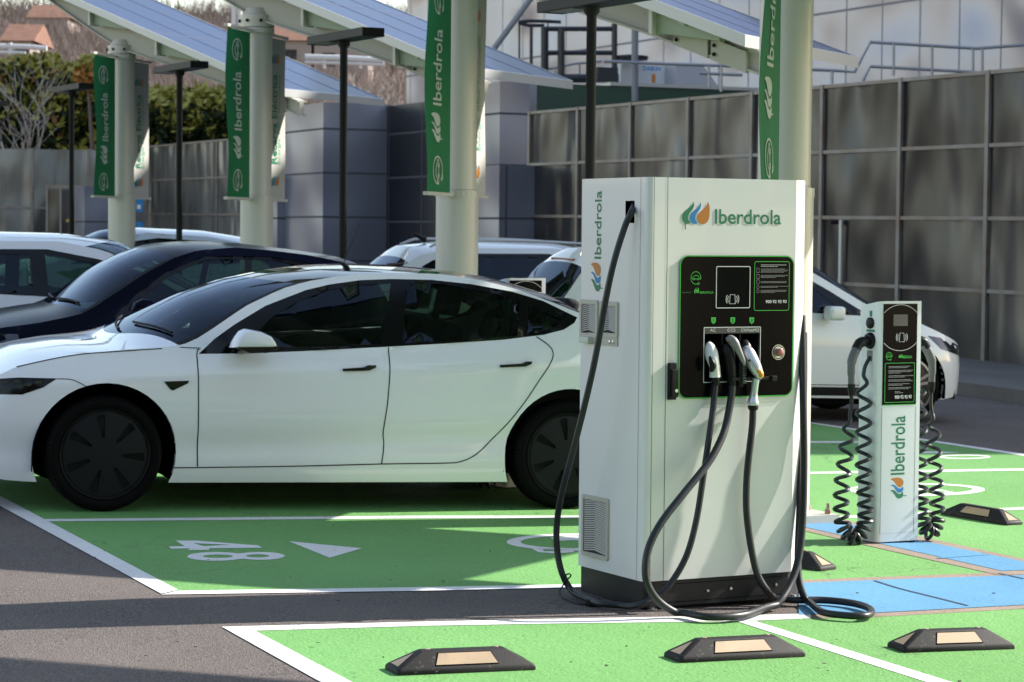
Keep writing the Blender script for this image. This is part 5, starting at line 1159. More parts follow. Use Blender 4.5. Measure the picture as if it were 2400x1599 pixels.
car2, K2 = build_car('hatchback_car', 'glossy black hatchback parked just behind the white saloon', M2, S2)
mp = [t2.at(px, py, -.10) for px, py in ((303, 728), (312, 710), (330, 699), (350, 699), (368, 708), (374, 718), (360, 730), (330, 736))]
pillow(mp, .10, .03, lambda a, b, c: (a, -.06 - c, b), 6).done('wing_mirror', M_bpaint, car2, True, 50)
# papers on the dashboard and wipers
a = t2.at(215, 712, .5); MB().add([(a[0] - .12, .35, a[1] - .03), (a[0] + .2, .40, a[1] - .01), (a[0] + .2, .62, a[1] + .015), (a[0] - .1, .6, a[1] + .0)], [(0, 1, 2, 3)]).done('dashboard_paper', M_white, car2)
for yo in (.25, .85):
    pp = []
    for k in range(6):
        yy = yo + .10 * k; a_ = abs(yy - .88) / .8; xx = cc_ + (ce - cc_) * a_ * a_ + .04; he = .88 - K2['Y'](xx, K2['E'](xx)); zz = K2['E'](xx) + (K2['C'](xx) - K2['E'](xx)) * (1 - min(1, abs(yy - .88) / he) ** 2.6) + .015; pp.append((xx, yy, zz))
    MB().tube(pp, .009, 6).done('wiper', M_mtrim, car2)
a = t2.c([(806, 606)])[0]; b = t2.c([(845, 520)])[0]; MB().tube([(a[0], .88, a[1] - .02), (b[0], .88, b[1])], [.006, .003], 6).done('roof_antenna', M_mtrim, car2)

# white people carrier at the far left
p = PY(-540, 560, 17.6); M3 = grid_frame(p.x, p.y)
S3 = hatch_spec(4.45, 1.51, M_w2, belt=.98, hoodz=1.0, flip=True, wr=.33)
car3, _ = build_car('people_carrier', 'white people carrier with tinted side windows at the far left edge', M3, S3)
# white estate with roof rails behind the third column
p = PY(895, 600, 26.6); M4 = grid_frame(p.x, p.y)
S4 = hatch_spec(4.45, 1.50, M_w2, belt=.98, hoodz=1.0, flip=True, wr=.33, gm=M_glassr)
car4, K4 = build_car('estate_car', 'white car with silver roof rails behind the third column', M4, S4)
for y in (.30, 2 * .88 - .30):
    pp = [(.62, y, 1.41)] + [(.8 + .22 * k, y, 1.48 + .035 * math.sin(math.pi * k / 10)) for k in range(11)] + [(3.15, y, 1.39)]; MB().tube(crom(pp, 3), .016, 8).done('roof_rail', M_alu, car4, True)
MB().tube([(.75, .88, 1.48), (.62, .88, 1.54), (.58, .88, 1.535)], [.035, .018, .006], 8).done('shark_fin', M_mtrim, car4, True)
# white crossover seen between the cabinet and the saloon, nose to the right
a = G(2128, 993); dirv = M1.to_3x3() @ Vector((1, 0, 0)); L5 = 4.32; o5 = a - Vector(dirv) * (L5 - .80)
M5 = grid_frame(o5.x, o5.y)
S5 = hatch_spec(L5, 1.61, paint('warm_white_paint', (.74, .74, .70), .35), belt=.98, hoodz=1.02, flip=True, wr=.345, gm=M_glassr)
car5, K5 = build_car('compact_car', 'white compact car facing right behind the tall cabinet', M5, S5); mirror_pair(car5, S5, L5 - 1.75, .95, MATS['warm_white_paint'], .88)
_zc = K5['C'](.37); MB().box((.345, .60, _zc - .035), (.375, 1.16, _zc - .012)).done('brake_light', mat('brake_red', (.20, .02, .02), .3), car5)
# pale blue-white saloon roof and dark car farther back
p = PY(-60, 600, 30.5); M6 = grid_frame(p.x, p.y)
S6 = hatch_spec(4.2, 1.46, paint('pale_blue_paint', (.50, .56, .68), .3), flip=False, wr=.32)
build_car('small_car', 'pale blue car whose roof shows behind the first column', M6, S6)

# ------------------------------------------------------------------ background: the long perforated wall
CW, SW = 20.4, .46
def wallp(Y, z=0.0, off=0.0):     # point on the wall line, off = metres towards the camera side
    return Vector((CW - SW * Y - .909 * off, Y - .418 * off, z))
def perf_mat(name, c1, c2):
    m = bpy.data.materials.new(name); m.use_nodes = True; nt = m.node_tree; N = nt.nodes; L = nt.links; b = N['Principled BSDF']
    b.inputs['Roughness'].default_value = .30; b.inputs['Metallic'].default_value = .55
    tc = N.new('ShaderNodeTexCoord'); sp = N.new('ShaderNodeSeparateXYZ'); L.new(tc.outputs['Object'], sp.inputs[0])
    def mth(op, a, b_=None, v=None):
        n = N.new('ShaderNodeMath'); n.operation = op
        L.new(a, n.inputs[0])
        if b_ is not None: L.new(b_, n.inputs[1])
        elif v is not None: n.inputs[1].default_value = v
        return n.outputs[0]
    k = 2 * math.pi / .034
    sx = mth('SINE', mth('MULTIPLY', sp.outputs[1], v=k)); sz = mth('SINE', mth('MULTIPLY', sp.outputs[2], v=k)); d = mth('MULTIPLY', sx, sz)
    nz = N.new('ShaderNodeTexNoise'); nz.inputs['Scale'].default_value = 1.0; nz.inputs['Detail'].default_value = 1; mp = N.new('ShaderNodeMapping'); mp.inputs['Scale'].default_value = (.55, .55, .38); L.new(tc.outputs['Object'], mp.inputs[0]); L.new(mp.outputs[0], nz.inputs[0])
    cr = N.new('ShaderNodeValToRGB'); e = cr.color_ramp.elements; e[0].position = .44; e[1].position = .70; e[0].color = (*c1, 1); e[1].color = (*c2, 1); L.new(nz.outputs[0], cr.inputs[0])  # soft noise patches paint reflected light into the panel colour
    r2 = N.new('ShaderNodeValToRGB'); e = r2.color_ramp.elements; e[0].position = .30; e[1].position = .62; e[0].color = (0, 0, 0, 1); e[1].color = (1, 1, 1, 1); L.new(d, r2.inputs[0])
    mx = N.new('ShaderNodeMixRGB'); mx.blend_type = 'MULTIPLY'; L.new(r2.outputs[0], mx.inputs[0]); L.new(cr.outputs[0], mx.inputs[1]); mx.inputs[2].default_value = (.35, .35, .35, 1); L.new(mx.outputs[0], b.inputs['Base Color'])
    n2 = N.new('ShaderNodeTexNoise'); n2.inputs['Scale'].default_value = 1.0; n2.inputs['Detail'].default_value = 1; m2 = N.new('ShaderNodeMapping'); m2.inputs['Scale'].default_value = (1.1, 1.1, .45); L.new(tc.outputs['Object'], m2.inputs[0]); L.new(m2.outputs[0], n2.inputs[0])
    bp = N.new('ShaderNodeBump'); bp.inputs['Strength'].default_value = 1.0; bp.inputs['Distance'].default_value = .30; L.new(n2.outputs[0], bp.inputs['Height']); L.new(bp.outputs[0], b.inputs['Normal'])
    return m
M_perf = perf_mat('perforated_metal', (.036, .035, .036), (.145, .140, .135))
M_post = mat('fence_steel', (.22, .21, .20), .45, metal=.3, var=(3, .25, (.18, .13, .10)))
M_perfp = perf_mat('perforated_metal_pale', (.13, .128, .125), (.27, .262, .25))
def fence(label, Y0, n, step, ztop, rows=4, M_perf=M_perf):
    t = thing('perforated_wall', label, 'fence', Matrix.Translation(wallp(Y0, gz(*wallp(Y0).xy)))); o0 = t.matrix_world.to_translation()
    for k in range(n):
        a, b = Y0 + step * k, Y0 + step * (k + 1); za, zb = ztop(a), ztop(b); ga = gz(*wallp(a).xy) + .02; gb = gz(*wallp(b).xy) + .02
        for r in range(rows):
            u0 = r / rows; u1 = (r + 1) / rows
            zz = lambda zt, g, u: zt - .95 * r if u == 0 else (zt - .95 * (r + 1) if r < rows - 1 else g)
            V = [wallp(a + .03, zz(za, ga, 1)), wallp(b - .03, zz(zb, gb, 1)), wallp(b - .03, zz(za, ga, 0)), wallp(a + .03, zz(za, ga, 0))]
            V += [v + Vector((.0273, .0125, 0)) for v in V]
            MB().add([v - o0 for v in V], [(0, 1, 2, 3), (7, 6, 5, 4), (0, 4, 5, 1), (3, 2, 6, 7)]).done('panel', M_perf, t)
        for r in range(rows):
            z0_, z1_ = za - .95 * r, zb - .95 * r
            V = [wallp(a + .04, z0_ - .025, .035), wallp(b - .04, z1_ - .025, .035), wallp(b - .04, z1_ + .025, .035), wallp(a + .04, z0_ + .025, .035)]; V += [v + Vector((.03, .014, 0)) for v in V]
            MB().add([v - o0 for v in V], [(0, 1, 2, 3), (7, 6, 5, 4), (0, 4, 5, 1), (3, 2, 6, 7), (0, 3, 7, 4), (1, 5, 6, 2)]).done('rail', M_post, t)
    for k in range(n + 1):
        a = Y0 + step * k; g = gz(*wallp(a).xy); V = []
        for z in (g, ztop(a) + .03):
            V += [wallp(a - .035, z, .045), wallp(a + .035, z, .045), wallp(a + .035, z, -.05), wallp(a - .035, z, -.05)]
        MB().add([v - o0 for v in V], [(3, 2, 1, 0), (4, 5, 6, 7), (0, 1, 5, 4), (1, 2, 6, 5), (2, 3, 7, 6), (3, 0, 4, 7)]).done('fence_post', M_post, t)
    return t
ft = lambda Y: 3.93 + .006 * (Y - 32.7)
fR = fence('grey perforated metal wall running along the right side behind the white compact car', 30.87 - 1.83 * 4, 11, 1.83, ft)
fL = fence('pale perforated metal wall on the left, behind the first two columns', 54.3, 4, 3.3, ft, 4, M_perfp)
o0 = fR.matrix_world.to_translation()
for px in (1976,):
    t_ = (px - 1200) / F; Yd = CW / (t_ + SW); z1_ = PY(px, 516, Yd).z; V = []
    for z in (0.02, z1_): V += [wallp(Yd - .03, z, .075), wallp(Yd + .03, z, .075), wallp(Yd + .03, z, .046), wallp(Yd - .03, z, .046)]
    MB().add([v - o0 for v in V], [(3, 2, 1, 0), (4, 5, 6, 7), (0, 1, 5, 4), (1, 2, 6, 5), (2, 3, 7, 6), (3, 0, 4, 7)]).done('gate_frame', M_alu, fR)
a = PY(1955, 521, CW / ((1955 - 1200) / F + SW) - .1); MB().box((-.06, -.05, -.03), (.06, .03, .03), Matrix.Translation(a - o0), .02).done('gate_lock', M_lamp, fR)
# pavement along the wall
V = []; n = 12
for k in range(n + 1):
    Yk = 20 + 3.6 * k
    for off, h in ((0.0, .15), (3.1, .15), (3.1, -.02)): p = wallp(Yk, 0, off); V.append((p.x, p.y, gz(p.x, p.y) + h))
struct(obj('pavement', V, [(3 * k + j, 3 * k + 3 + j, 3 * k + 4 + j, 3 * k + 1 + j) for k in range(n) for j in (0, 1)], ground_mat('pavement_concrete', (.17, .15, .135), (.12, .105, .095), 1.1, 60, (.2, .18, .16), [(80, .4, .004)], None)))
# frontal wall at the far left with its gate
GX = Vector((.909, .418, 0)); GYd = Vector((-.418, .909, 0))
def boxat(P0, ex, L, D, z0, z1, name, m, par, o0, bev=0.0):
    ey = Vector((-ex.y, ex.x, 0)); V = []
    for z in (z0, z1): V += [Vector((P0.x, P0.y, z)) + ex * a + ey * b for a, b in ((0, 0), (L, 0), (L, D), (0, D))]
    return MB().add([v - o0 for v in V], [(3, 2, 1, 0), (4, 5, 6, 7), (0, 1, 5, 4), (1, 2, 6, 5), (2, 3, 7, 6), (3, 0, 4, 7)]).done(name, m, par)
pR = PY(342, 354, 66.5); pL = PY(-60, 354, 65.5); exf = (Vector((pR.x, pR.y, 0)) - Vector((pL.x, pL.y, 0))); Lf = exf.length; exf.normalize()
g0 = gz(pL.x, pL.y); o0 = Vector((pL.x, pL.y, g0)); fA = thing('perforated_wall', 'low perforated metal wall facing the camera at the far left, below the hedge', 'fence', Matrix.Translation(o0))
nb = 3
for k in range(nb):
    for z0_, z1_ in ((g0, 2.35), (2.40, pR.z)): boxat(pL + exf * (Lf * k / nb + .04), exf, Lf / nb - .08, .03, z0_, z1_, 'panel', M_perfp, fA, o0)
for k in range(nb + 1): boxat(pL + exf * (Lf * k / nb - .04) - Vector((0, .04, 0)), exf, .08, .1, g0, pR.z + .03, 'fence_post', M_post, fA, o0)
boxat(pL - Vector((0, .03, 0)), exf, Lf, .03, 2.34, 2.41, 'rail', M_post, fA, o0)
p = PY(110, 440, 64.5); g0 = gz(p.x, p.y); o0 = Vector((p.x, p.y, g0)); gt = thing('gate', 'grey mesh gate with a yellow stripe at the far left', 'gate', Matrix.Translation(o0))
wg = PY(205, 440, 64.5).x - p.x
for k in range(4): boxat(p + Vector((wg * k / 3 - .03, 0, 0)), Vector((1, 0, 0)), .06, .06, g0, p.z, 'gate_post', M_post, gt, o0)
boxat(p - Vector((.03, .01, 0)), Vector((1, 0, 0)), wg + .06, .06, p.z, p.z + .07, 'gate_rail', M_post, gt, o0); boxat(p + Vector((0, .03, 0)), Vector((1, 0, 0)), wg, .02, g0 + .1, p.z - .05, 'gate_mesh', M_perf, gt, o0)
a = PY(155, 517, 64.4); boxat(a, Vector((1, 0, 0)), .45, .03, a.z - .04, a.z + .04, 'stripe', mat('stripe_yellow', (.5, .35, .05), .6), gt, o0)
# blue-grey panelled blocks and the dark gate
M_blk1 = mat('panel_bluegrey', (.19, .195, .245), .28, metal=.35, bump=(.7, .8, .16, 0), var=(.5, .12, None, (1, 1, .3)))
M_blk2 = mat('panel_darkblue', (.012, .014, .022), .35, spec=.3, metal=.2, bump=(.6, .6, .16, 0), var=(.7, .35, None, (1, 1, .3)))
M_joint = mat('panel_joint', (.05, .05, .06), .8)
def block(name, label, cat, P0, ex, L, D, ztop, m, zj, xj=()):
    g = gz(P0.x, P0.y) - .1; o0 = Vector((P0.x, P0.y, g)); t = thing(name, label, cat, Matrix.Translation(o0)); boxat(P0, ex, L, D, g, ztop, 'wall', m, t, o0)
    ey = Vector((-ex.y, ex.x, 0))
    for z in zj: boxat(P0 - ey * .004 - ex * .004, ex, L + .008, D, z - .02, z + .02, 'panel_joint', M_joint, t, o0)
    for x in xj: boxat(P0 - ey * .004 + ex * (L * x), ex, .035, .02, g, ztop - .02, 'panel_joint', M_joint, t, o0)
    return t
P0 = PY(757, 400, 49.4); Lb = 1.48; zt = PY(830, 244, 50).z
block('building_block', 'blue grey panelled block behind the middle T-shaped lamp post', 'building', P0, GX, Lb, 4.5, zt, M_blk1, [zt - .55 - .92 * k for k in range(4)])
P0 = PY(650, 420, 51.5); block('building_block', 'low blue grey panelled wall right of the second column', 'building', P0, GX, 1.2, 1.0, PY(690, 413, 51.5).z, M_blk1, [PY(690, 512, 51.5).z])
Pa = PY(906, 400, 50.0); Pb = PY(1172, 400, 45.0); exd = Vector((Pb.x - Pa.x, Pb.y - Pa.y, 0)); Ld = exd.length; exd.normalize(); zt2 = PY(906, 249, 50).z
block('sliding_gate', 'dark blue panelled gate between the two blue grey blocks', 'gate', Pa, exd, Ld, .3, zt2, M_blk2, [zt2 - .6 - .92 * k for k in range(4)], [.02, .33, .62])
P0 = PY(1170, 400, 44.9); block('building_block', 'tall blue grey panelled pillar right of the third column', 'building', P0, GX, .62, 3.0, PY(1200, 191, 44.9).z, M_blk1, [PY(1200, 266, 44.9).z, PY(1200, 387, 44.9).z])
P0 = PY(1170, 450, 43.2); block('building_block', 'low blue grey panelled wall with vertical joints, left of the tall cabinet', 'building', P0, GX, 1.55, 1.5, PY(1200, 387, 43.2).z, M_blk1, [PY(1200, 512, 43.2).z], [.08, .69])
P0 = PY(198, 440, 62.0); block('building_block', 'small blue grey block beside the farthest column', 'building', P0, GX, .95, 1.0, PY(230, 437, 62.0).z, M_blk1, [PY(230, 520, 62.0).z])
# parking signs beside the first column
for py0, lb in ((455, 'upper blue sign beside the farthest column'), (520, 'lower blue sign beside the farthest column')):
    a = PY(320, py0, 40); b = PY(327, py0 + 42, 40); o0 = Vector((a.x, a.y, b.z)); t = thing('parking_sign', lb, 'sign', Matrix.Translation(o0), 'blue signs')
    boxat(a, Vector((1, 0, 0)), b.x - a.x + .05, .02, b.z, a.z, 'sign_plate', M_lblue, t, o0)
    boxat(a - Vector((0, .004, 0)) + Vector((.01, 0, 0)), Vector((1, 0, 0)), .06, .003, b.z + .05, b.z + .12, 'symbol', M_white, t, o0)
# green enclosure, access platform, air conditioners, pipes
M_dgreen = mat('enclosure_green', (.016, .055, .035), .5)
P0 = PY(1247, 240, 46.0); zt = PY(1248, 194, 46.0).z; gz0 = 1.0; o0 = Vector((P0.x, P0.y, gz0)); t = thing('green_enclosure', 'dark green flat-roofed enclosure above the perforated wall', 'enclosure', Matrix.Translation(o0))
boxat(P0, GX, 6.6, 3.0, gz0, zt, 'enclosure_wall', M_dgreen, t, o0); boxat(P0 - GX * .12 + Vector((0, -.1, 0)), GX, .22, .2, gz0, zt, 'corner_post', M_blk1, t, o0); boxat(P0 + GX * 1.7 - Vector((0, .05, 0)), GX, 5.0, 3.1, zt + .003, zt + .07, 'roof_edge', M_alu, t, o0)
def tubes(name, label, cat, segs, m, Yd, r=.04, par_name='rail', group=None):
    p0 = PY(segs[0][0][0], segs[0][0][1], Yd); t = thing(name, label, cat, Matrix.Translation(p0), group)
    for sg in segs:
        rr = sg[-1] if isinstance(sg[-1], float) else r; pts = [q for q in sg if not isinstance(q, float)]
        MB().tube([PY(q[0], q[1], q[2] if len(q) > 2 else Yd) - p0 for q in pts], rr, 8).done(par_name, m, t, True, 40)
    return t
M_plat = mat('platform_black', (.012, .014, .020), .5)
tubes('access_platform', 'black steel access platform with guard rails on the green enclosure', 'platform', [[(1275, 65), (1275, 190), .065], [(1315, 65), (1315, 192), .075], [(1440, 56), (1440, 190), .06], [(1245, 60), (1245, 175), .035], [(1217, 54), (1217, 158), .02], [(1275, 68), (1440, 68), .05], [(1275, 124), (1440, 124), .05], [(1215, 52), (1240, 49), (1280, 50), (1315, 52), .035], [(1215, 54), (1240, 60), (1275, 60), .035], [(1300, 184), (1450, 184), .09], [(1284, 53), (1284, 170), .015]], M_plat, 48.2, par_name='platform_bar')
p = PY(1402, 157, 47.6); o0 = p.copy(); t = thing('equipment_box', 'black box with sloped top on the platform deck', 'box', Matrix.Translation(p)); boxat(p, GX, .45, .5, p.z - .28, p.z, 'box_body', M_plat, t, o0)
for px, L, lb, wr_ in ((1455, 1.05, 'white air conditioning unit with blue lettering, on the green enclosure', True), (1584, .85, 'white air conditioning unit with sloping duct, on the green enclosure', False)):
    p = PY(px, 200, 48.6); o0 = p.copy(); zt = PY(px, 150 if wr_ else 152, 48.6).z; t = thing('air_conditioner', lb, 'air conditioner', Matrix.Translation(p), 'air conditioners')
    if wr_:
        boxat(p, GX, L + .1, .8, p.z - .1, zt, 'casing', mat('ac_white', (.55, .56, .60), .5), t, o0); boxat(p + GX * .36 - Vector((0, .02, 0)), GX, .03, .02, p.z, zt - .04, 'casing_seam', M_joint, t, o0)
        V, Fc = text2d('DAIKIN', .12, 'LEFT', .03); wq = max(v[0] for v in V); q0 = PY(1506, 165, 48.5) - o0; obj('lettering', [q0 + GX * (a * .42 / wq) + Vector((0, -.03, b)) for a, b in V], Fc, M_lblue, t)
        q0 = PY(1528, 190, 48.5); boxat(q0, GX, .08, .01, q0.z - .04, q0.z + .14, 'warning_label', M_lor, t, o0)
        fo = PY(1478, 141, 48.4) - o0; MB().lathe([(.34, 0), (.36, .03), (.36, .08), (.1, .11), (.0001, .11)], 24, Matrix.Translation(fo)).done('fan_cowl', M_plat, t, True)
    else:
        ex = GX; V = []
        for d in (0, .7):
            for a_, z_ in ((0, p.z - .1), (L + .25, p.z - .1), (L * .75, zt), (0, zt)): V.append(Vector((p.x, p.y, 0)) + ex * a_ + GYd * d + Vector((0, 0, z_)) - o0)
        MB().add(V, [(0, 1, 2, 3), (7, 6, 5, 4), (0, 4, 5, 1), (1, 5, 6, 2), (2, 6, 7, 3), (3, 7, 4, 0)]).done('duct_casing', mat('duct_grey', (.36, .36, .40), .5), t)
tubes('standing_pipe', 'grey vertical pipe above the perforated wall left of the tall cabinet', 'pipe', [[(1488, 60), (1488, 238), .065]], mat('pipe_grey', (.16, .17, .20), .5), 45.5, par_name='pipe')
tubes('roof_pipe', 'grey slanting pipe leaning against the white building', 'pipe', [[(1150, 125), (1260, -25), .07]], mat('pipe_grey2', (.20, .21, .24), .5), 55.0, par_name='pipe')
tubes('guard_rail', 'thin steel handrail along the roof edge, stepping up on the right', 'railing', [[(1415, 144), (1560, 150), (1720, 155), (1960, 166), (2003, 169), (2040, 99), (2290, 114), (2420, 104)], [(2022, 190), (2040, 156), (2290, 170)], [(2094, 100), (2094, 178)], [(2184, 107), (2184, 178)], [(2280, 114), (2280, 172)], [(2302, 114), (2302, 168)], [(1690, 154), (1690, 215)], [(1950, 166), (1950, 220)], [(1660, 154), (1662, 205)], [(1640, 172), (1740, 176)]], mat('rail_steel', (.30, .30, .33), .4, metal=.5), 45.0, r=.03)
tubes('guard_rail', 'thin pale handrail left of the black platform', 'railing', [[(1235, 166), (1300, 160), (1345, 150), (1410, 144)], [(1300, 160), (1300, 195)], [(1358, 149), (1358, 195)]], MATS['rail_steel'], 49.0, r=.025)
# white panelled building
def corr_mat():
    m = mat('white_facade', (.33, .315, .365), .28, metal=.35, var=(.25, .12, None, (1, 1, .25)), bump=(.55, 1.0, .32, 0)); return m
M_fac = corr_mat(); CB = 33.0
def bp_(Y, z, off=0.0): return Vector((CB - SW * Y - .909 * off, Y - .418 * off, z))
Ye = CB / (SW + (948 - 1200) / F); o0 = bp_(30, 0); bl = thing('white_building', 'tall windowless white panelled building filling the upper right', 'building', Matrix.Translation(o0))
V = []
for z in (0, 16): V += [bp_(26, z), bp_(Ye, z), bp_(Ye, z) + GX * 18, bp_(26, z) + GX * 18]
MB().add([v - o0 for v in V], [(3, 2, 1, 0), (4, 5, 6, 7), (0, 1, 5, 4), (1, 2, 6, 5), (2, 3, 7, 6), (3, 0, 4, 7)]).done('facade', M_fac, bl)
M_jt = mat('facade_joint', (.17, .16, .19), .7); M_jt2 = mat('facade_joint_faint', (.27, .26, .30), .6)
for z in (1.6, 4.3, 7.0, 9.7, 12.4):
    V = [bp_(26, z, .01), bp_(Ye, z, .01), bp_(Ye, z + .05, .01), bp_(26, z + .05, .01)]; MB().add([v - o0 for v in V], [(0, 1, 2, 3)]).done('facade_joint', M_jt, bl)
Yk = 28.0
while Yk < Ye:
    V = [bp_(Yk, 0, .008), bp_(Yk + .03, 0, .008), bp_(Yk + .03, 16, .008), bp_(Yk, 16, .008)]; MB().add([v - o0 for v in V], [(0, 1, 2, 3)]).done('facade_joint', M_jt2, bl); Yk += 1.35
# ------------------------------------------------------------------ hill, hedge, trees
def hz(x, y):
    s = max(0, y - 78); base = .7 + .150 * s if s < 130 else .7 + 19.5 + .01 * (s - 130)
    return base + 1.6 * noise.noise(Vector((x * .03, y * .03, 0))) * min(1, s / 20) + .7 * noise.noise(Vector((x * .11, y * .11, 3))) * min(1, s / 20)
V = []; nx, ny = 70, 60
for j in range(ny):
    for i in range(nx):
        y = 76 + (260 * (j / (ny - 1)) ** 1.3); x = -95 + 105 * i / (nx - 1) - (y - 76) * .02; V.append((x, y, hz(x, y)))
M_hill = mat('hill_scrub', (.17, .115, .095), .95, var=(.12, .4, (.09, .062, .055)), dirt=(.6, .58, (.24, .17, .14)), bump=(1.2, 1.0, .4))
struct(obj('hill', V, [(j * nx + i, j * nx + i + 1, (j + 1) * nx + i + 1, (j + 1) * nx + i) for j in range(ny - 1) for i in range(nx - 1)], M_hill, None, True))
rr = random.Random(11)
M_tw1 = mat('twig_pale', (.30, .23, .20), .9); M_tw2 = mat('twig_brown', (.15, .105, .085), .9); M_tw3 = mat('scrub_green', (.09, .10, .035), .9)
for nm, m, cnt in (('brushwood', M_tw1, 20000), ('brushwood', M_tw2, 20000), ('scrub', M_tw3, 2500)):
    mb = MB()
    for k in range(cnt):
        y = 82 + 190 * rr.random() ** 1.5; t_ = rr.uniform(-.235, -.02); x = t_ * y + rr.uniform(-1, 1); z = hz(x, y); h = rr.uniform(.5, 2.0) * (1 + (y - 80) / 200); w = rr.uniform(.015, .05) * (1 + (y - 80) / 110); a = rr.gauss(0, .45)
        dx, dz = math.sin(a) * h, math.cos(a) * h; p = Vector((x, y, z - .1)); 
        if nm == 'scrub': w *= 5; h *= .5; dz *= .5
        mb.add([p, p + Vector((w, .02, 0)), p + Vector((dx + w * .3, rr.uniform(-.4, .4), dz))], [(0, 1, 2)])
    stuff(obj(nm, mb.v, mb.f, m))
# leafy hedge
def foliage(name, label, cat, blobs, cols, n, size, par=None, group=None, trunk=True):
    p0 = Vector(blobs[0][0]); base = Vector((p0.x, p0.y, gz(p0.x, p0.y))); t = thing(name, label, cat, Matrix.Translation(base), group)
    mbs = [MB() for _ in cols]; tot = sum(b[1] * b[2] * b[3] for b in blobs)
    for c, rx, ry, rz in blobs:
        for k in range(int(n * rx * ry * rz / tot)):
            u = Vector((rr.gauss(0, 1), rr.gauss(0, 1), rr.gauss(0, 1))).normalized(); rad = rr.random() ** .28
            q = Vector((u.x * rx, u.y * ry, u.z * rz)) * rad
            q *= 1 + .28 * noise.noise(Vector(c) * .7 + u * 2.2)
            s = size * rr.uniform(.5, 1.4); a = Vector((rr.gauss(0, 1), rr.gauss(0, 1), rr.gauss(0, 1))).normalized(); b = a.orthogonal().normalized()
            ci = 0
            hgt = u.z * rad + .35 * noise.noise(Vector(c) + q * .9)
            if len(cols) > 1 and hgt > .12 + rr.gauss(0, .25): ci = 1  # upper leaves take the sunlit olive colour
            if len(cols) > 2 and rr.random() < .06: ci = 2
            p = Vector(c) - base + q; mbs[ci].add([p - a * s, p + b * s * .5, p + a * s, p - b * s * .5], [(0, 1, 2, 3)])
    for k, (mb, m) in enumerate(zip(mbs, cols)): obj('foliage', mb.v, mb.f, m, t)
    mb = MB()
    for c, rx, ry, rz in blobs[::3]:
        g = gz(c[0], c[1]); mb2 = MB(); mb2.tube([Vector((c[0], c[1], g)) - base, Vector((c[0] + .1, c[1], g + (c[2] - g) * .5)) - base, Vector((c[0] - .1, c[1], c[2])) - base], [.12, .08, .03], 6); mb2.done('trunk', M_tw2, t)
    return t
M_lf1 = mat('leaf_dark', (.016, .026, .008), .6, spec=.2); M_lf2 = mat('leaf_olive_lit', (.27, .25, .040), .55); M_lf3 = mat('leaf_tan', (.22, .12, .04), .7); M_lf4 = mat('leaf_orange', (.42, .20, .05), .7)  # olive leaf colour has the sunlight on the tops painted in
def blobrow(pxs, Yd, zt_px, zb, rx, rz_):
    out = []
    for px, py in zip(pxs, zt_px):
        top = PY(px, py, Yd).z; k = 0; z = zb
        while z < top: r = min(rz_, (top - z) / 2 + .4); out.append(((PY(px, 300, Yd).x + rr.uniform(-.3, .3), Yd + rr.uniform(-.4, .6), min(z + r * .6, top - r)), rx, 1.1, r)); z += r * 1.1
    return out
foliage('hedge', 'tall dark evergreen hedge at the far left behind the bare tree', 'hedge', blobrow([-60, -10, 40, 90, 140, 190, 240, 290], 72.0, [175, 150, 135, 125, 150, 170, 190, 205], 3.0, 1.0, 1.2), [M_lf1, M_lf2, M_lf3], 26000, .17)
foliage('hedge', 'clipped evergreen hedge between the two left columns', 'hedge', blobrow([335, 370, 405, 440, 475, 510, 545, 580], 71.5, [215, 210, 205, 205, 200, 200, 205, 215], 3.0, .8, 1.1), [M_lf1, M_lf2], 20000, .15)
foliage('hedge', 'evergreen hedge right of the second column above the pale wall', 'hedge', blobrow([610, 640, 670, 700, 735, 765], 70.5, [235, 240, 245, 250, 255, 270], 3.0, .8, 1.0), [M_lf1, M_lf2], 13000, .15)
foliage('shrub', 'orange leaved shrub beside the green flag of the farthest column', 'shrub', [((PY(212, 165, 70.5).x, 70.5, PY(212, 170, 70.5).z), .5, .5, .55)], [M_lf4, M_lf2], 900, .12)
M_bark = mat('pale_bark', (.46, .40, .36), .85, var=(3, .3, None))
def bare_tree(label, px, py, Yd, h, seed, spread=.55, depth=6, r0=.075):
    r_ = random.Random(seed); p = PY(px, py, Yd); g = hz(p.x, Yd) if Yd > 78 else gz(p.x, Yd); base = Vector((p.x, Yd, g)); t = thing('bare_tree', label, 'tree', Matrix.Translation(base), 'bare winter trees')
    tr_ = MB(); br = MB()
    def grow(o, d, L, r, k):
        pts = [o]; q = o.copy(); dd = d.copy()
        for i in range(4): dd = (dd + Vector((r_.gauss(0, .12), r_.gauss(0, .12), r_.gauss(0, .05) + .03))).normalized(); q = q + dd * (L / 4); pts.append(q.copy())
        (tr_ if k == 0 else br).tube(pts, [r * (1 - .1 * i) for i in range(5)], 6 if k < 2 else 3, False)
        if k < depth:
            for j in range(r_.choice((2, 2, 3) if k else (3, 4))):
                a = r_.choice(pts[2:]); ax = Vector((r_.gauss(0, 1), r_.gauss(0, 1), r_.gauss(0, .3))).normalized(); nd = (dd * .9 + ax * spread + Vector((0, 0, .15))).normalized(); grow(a, nd, L * r_.uniform(.62, .85), max(r * .56, .009), k + 1)
    grow(Vector((0, 0, 0)), Vector((.03, 0, 1)), h * .30, r0, 0)
    tr_.done('trunk', M_bark, t, True); br.done('branches', M_bark, t, True); return t
bare_tree('pale bare tree in front of the dark hedge at the far left', 150, 400, 69.5, 8.4, 5, .66, 5, .09)
bare_tree('bare tree against the hill, left of the white building', 905, 250, 84, 6.5, 12, .6, 6, .09)
bare_tree('bare tree against the hill behind the second lamp', 830, 250, 90, 6.0, 21, .6, 6, .09)
bare_tree('bare tree rising behind the first flag', 330, 350, 82, 7.0, 8, .6, 6, .09)
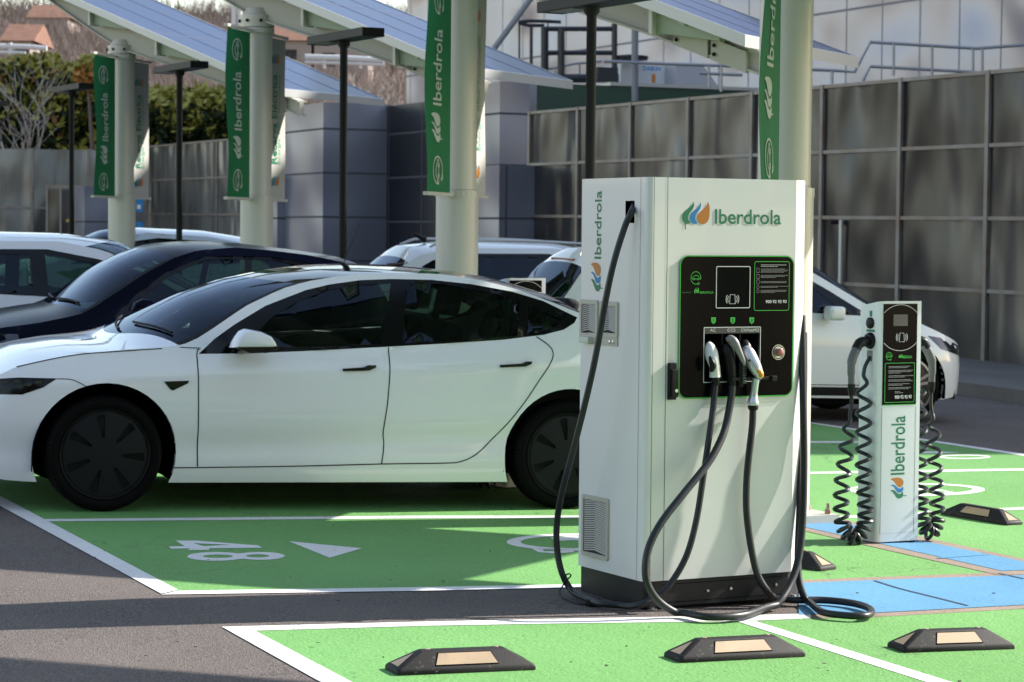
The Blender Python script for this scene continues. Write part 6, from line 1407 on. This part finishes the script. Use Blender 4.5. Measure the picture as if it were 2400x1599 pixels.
# houses and rails on the hill
def house(px, py, Yd, w, h, lb, roof=True):
    p = PY(px, py, Yd); z0 = p.z - h; o0 = Vector((p.x, Yd, z0 - 2)); t = thing('house', lb, 'house', Matrix.Translation(o0), 'houses on the hill'); boxat(p, Vector((1, 0, 0)), w, 6, z0 - 2, p.z, 'wall', mat('house_wall', (.27, .22, .20), .85), t, o0)
    if roof:
        V = [Vector((p.x - .3, Yd - .3, p.z)), Vector((p.x + w + .3, Yd - .3, p.z)), Vector((p.x + w + .3, Yd + 6.3, p.z)), Vector((p.x - .3, Yd + 6.3, p.z)), Vector((p.x - .3, Yd + 3, p.z + 1.3)), Vector((p.x + w + .3, Yd + 3, p.z + 1.3))]
        MB().add([v - o0 for v in V], [(0, 1, 5, 4), (2, 3, 4, 5), (0, 4, 3), (1, 2, 5)]).done('roof', mat('roof_tile', (.20, .095, .060), .85, var=(2, .3, None)), t)
    for k in range(max(1, int(w / 2))):
        q = Vector((p.x + .7 + 2 * k, Yd - .02, 0)); boxat(q, Vector((1, 0, 0)), .8, .03, p.z - h * .75, p.z - h * .35, 'window', M_blk2, t, o0)
house(10, 96, 148, 1.6, 1.2, 'small orange roofed house on the hill at the left edge')
house(70, 42, 188, 3.0, 1.5, 'pale house with orange roof on the ridge at the far left')
house(640, 95, 150, 2.6, 1.6, 'orange roofed house on the hill between the second flag and middle lamp')
house(560, 35, 200, 5.5, 1.6, 'long orange roofed house on the skyline above the second column')
house(730, 95, 150, 3.6, 2.2, 'pale flat building on the hill left of the middle lamp', False)
tubes('road_barrier', 'pale crash barrier across the hill behind the middle lamp', 'barrier', [[(715, 134), (800, 136), (900, 142), .16], [(715, 146), (800, 148), (900, 152), .10], [(760, 130), (760, 160), .08], [(845, 134), (845, 160), .08]], mat('barrier_grey', (.5, .5, .52), .6), 130.0)
tubes('road_barrier', 'pale crash barrier across the hill at the left edge', 'barrier', [[(-20, 108), (60, 110), (110, 114), .14], [(-20, 122), (60, 124), .10], [(24, 100), (24, 128), .1]], MATS['barrier_grey'], 130.0)
for px in (548, 562): tubes('lattice_mast', 'thin grey mast above the second column, ' + ('left' if px < 555 else 'right') + ' one of two', 'mast', [[(px, 15), (px, 110), .14]], MATS['barrier_grey'], 140.0, par_name='mast')
# tall evergreen row added behind the camera to block sky and darken reflections
foliage('hedge', 'added row of evergreens behind the camera, unseen, darkening reflections', 'hedge', [((x_, -13 + rr.uniform(-1, 1), 1.8 + k_ * 2.2), 2.6, 1.3, 1.7) for x_ in range(-26, 20, 4) for k_ in (0, 1, 2, 3)], [M_lf1, M_lf2], 26000, .34)
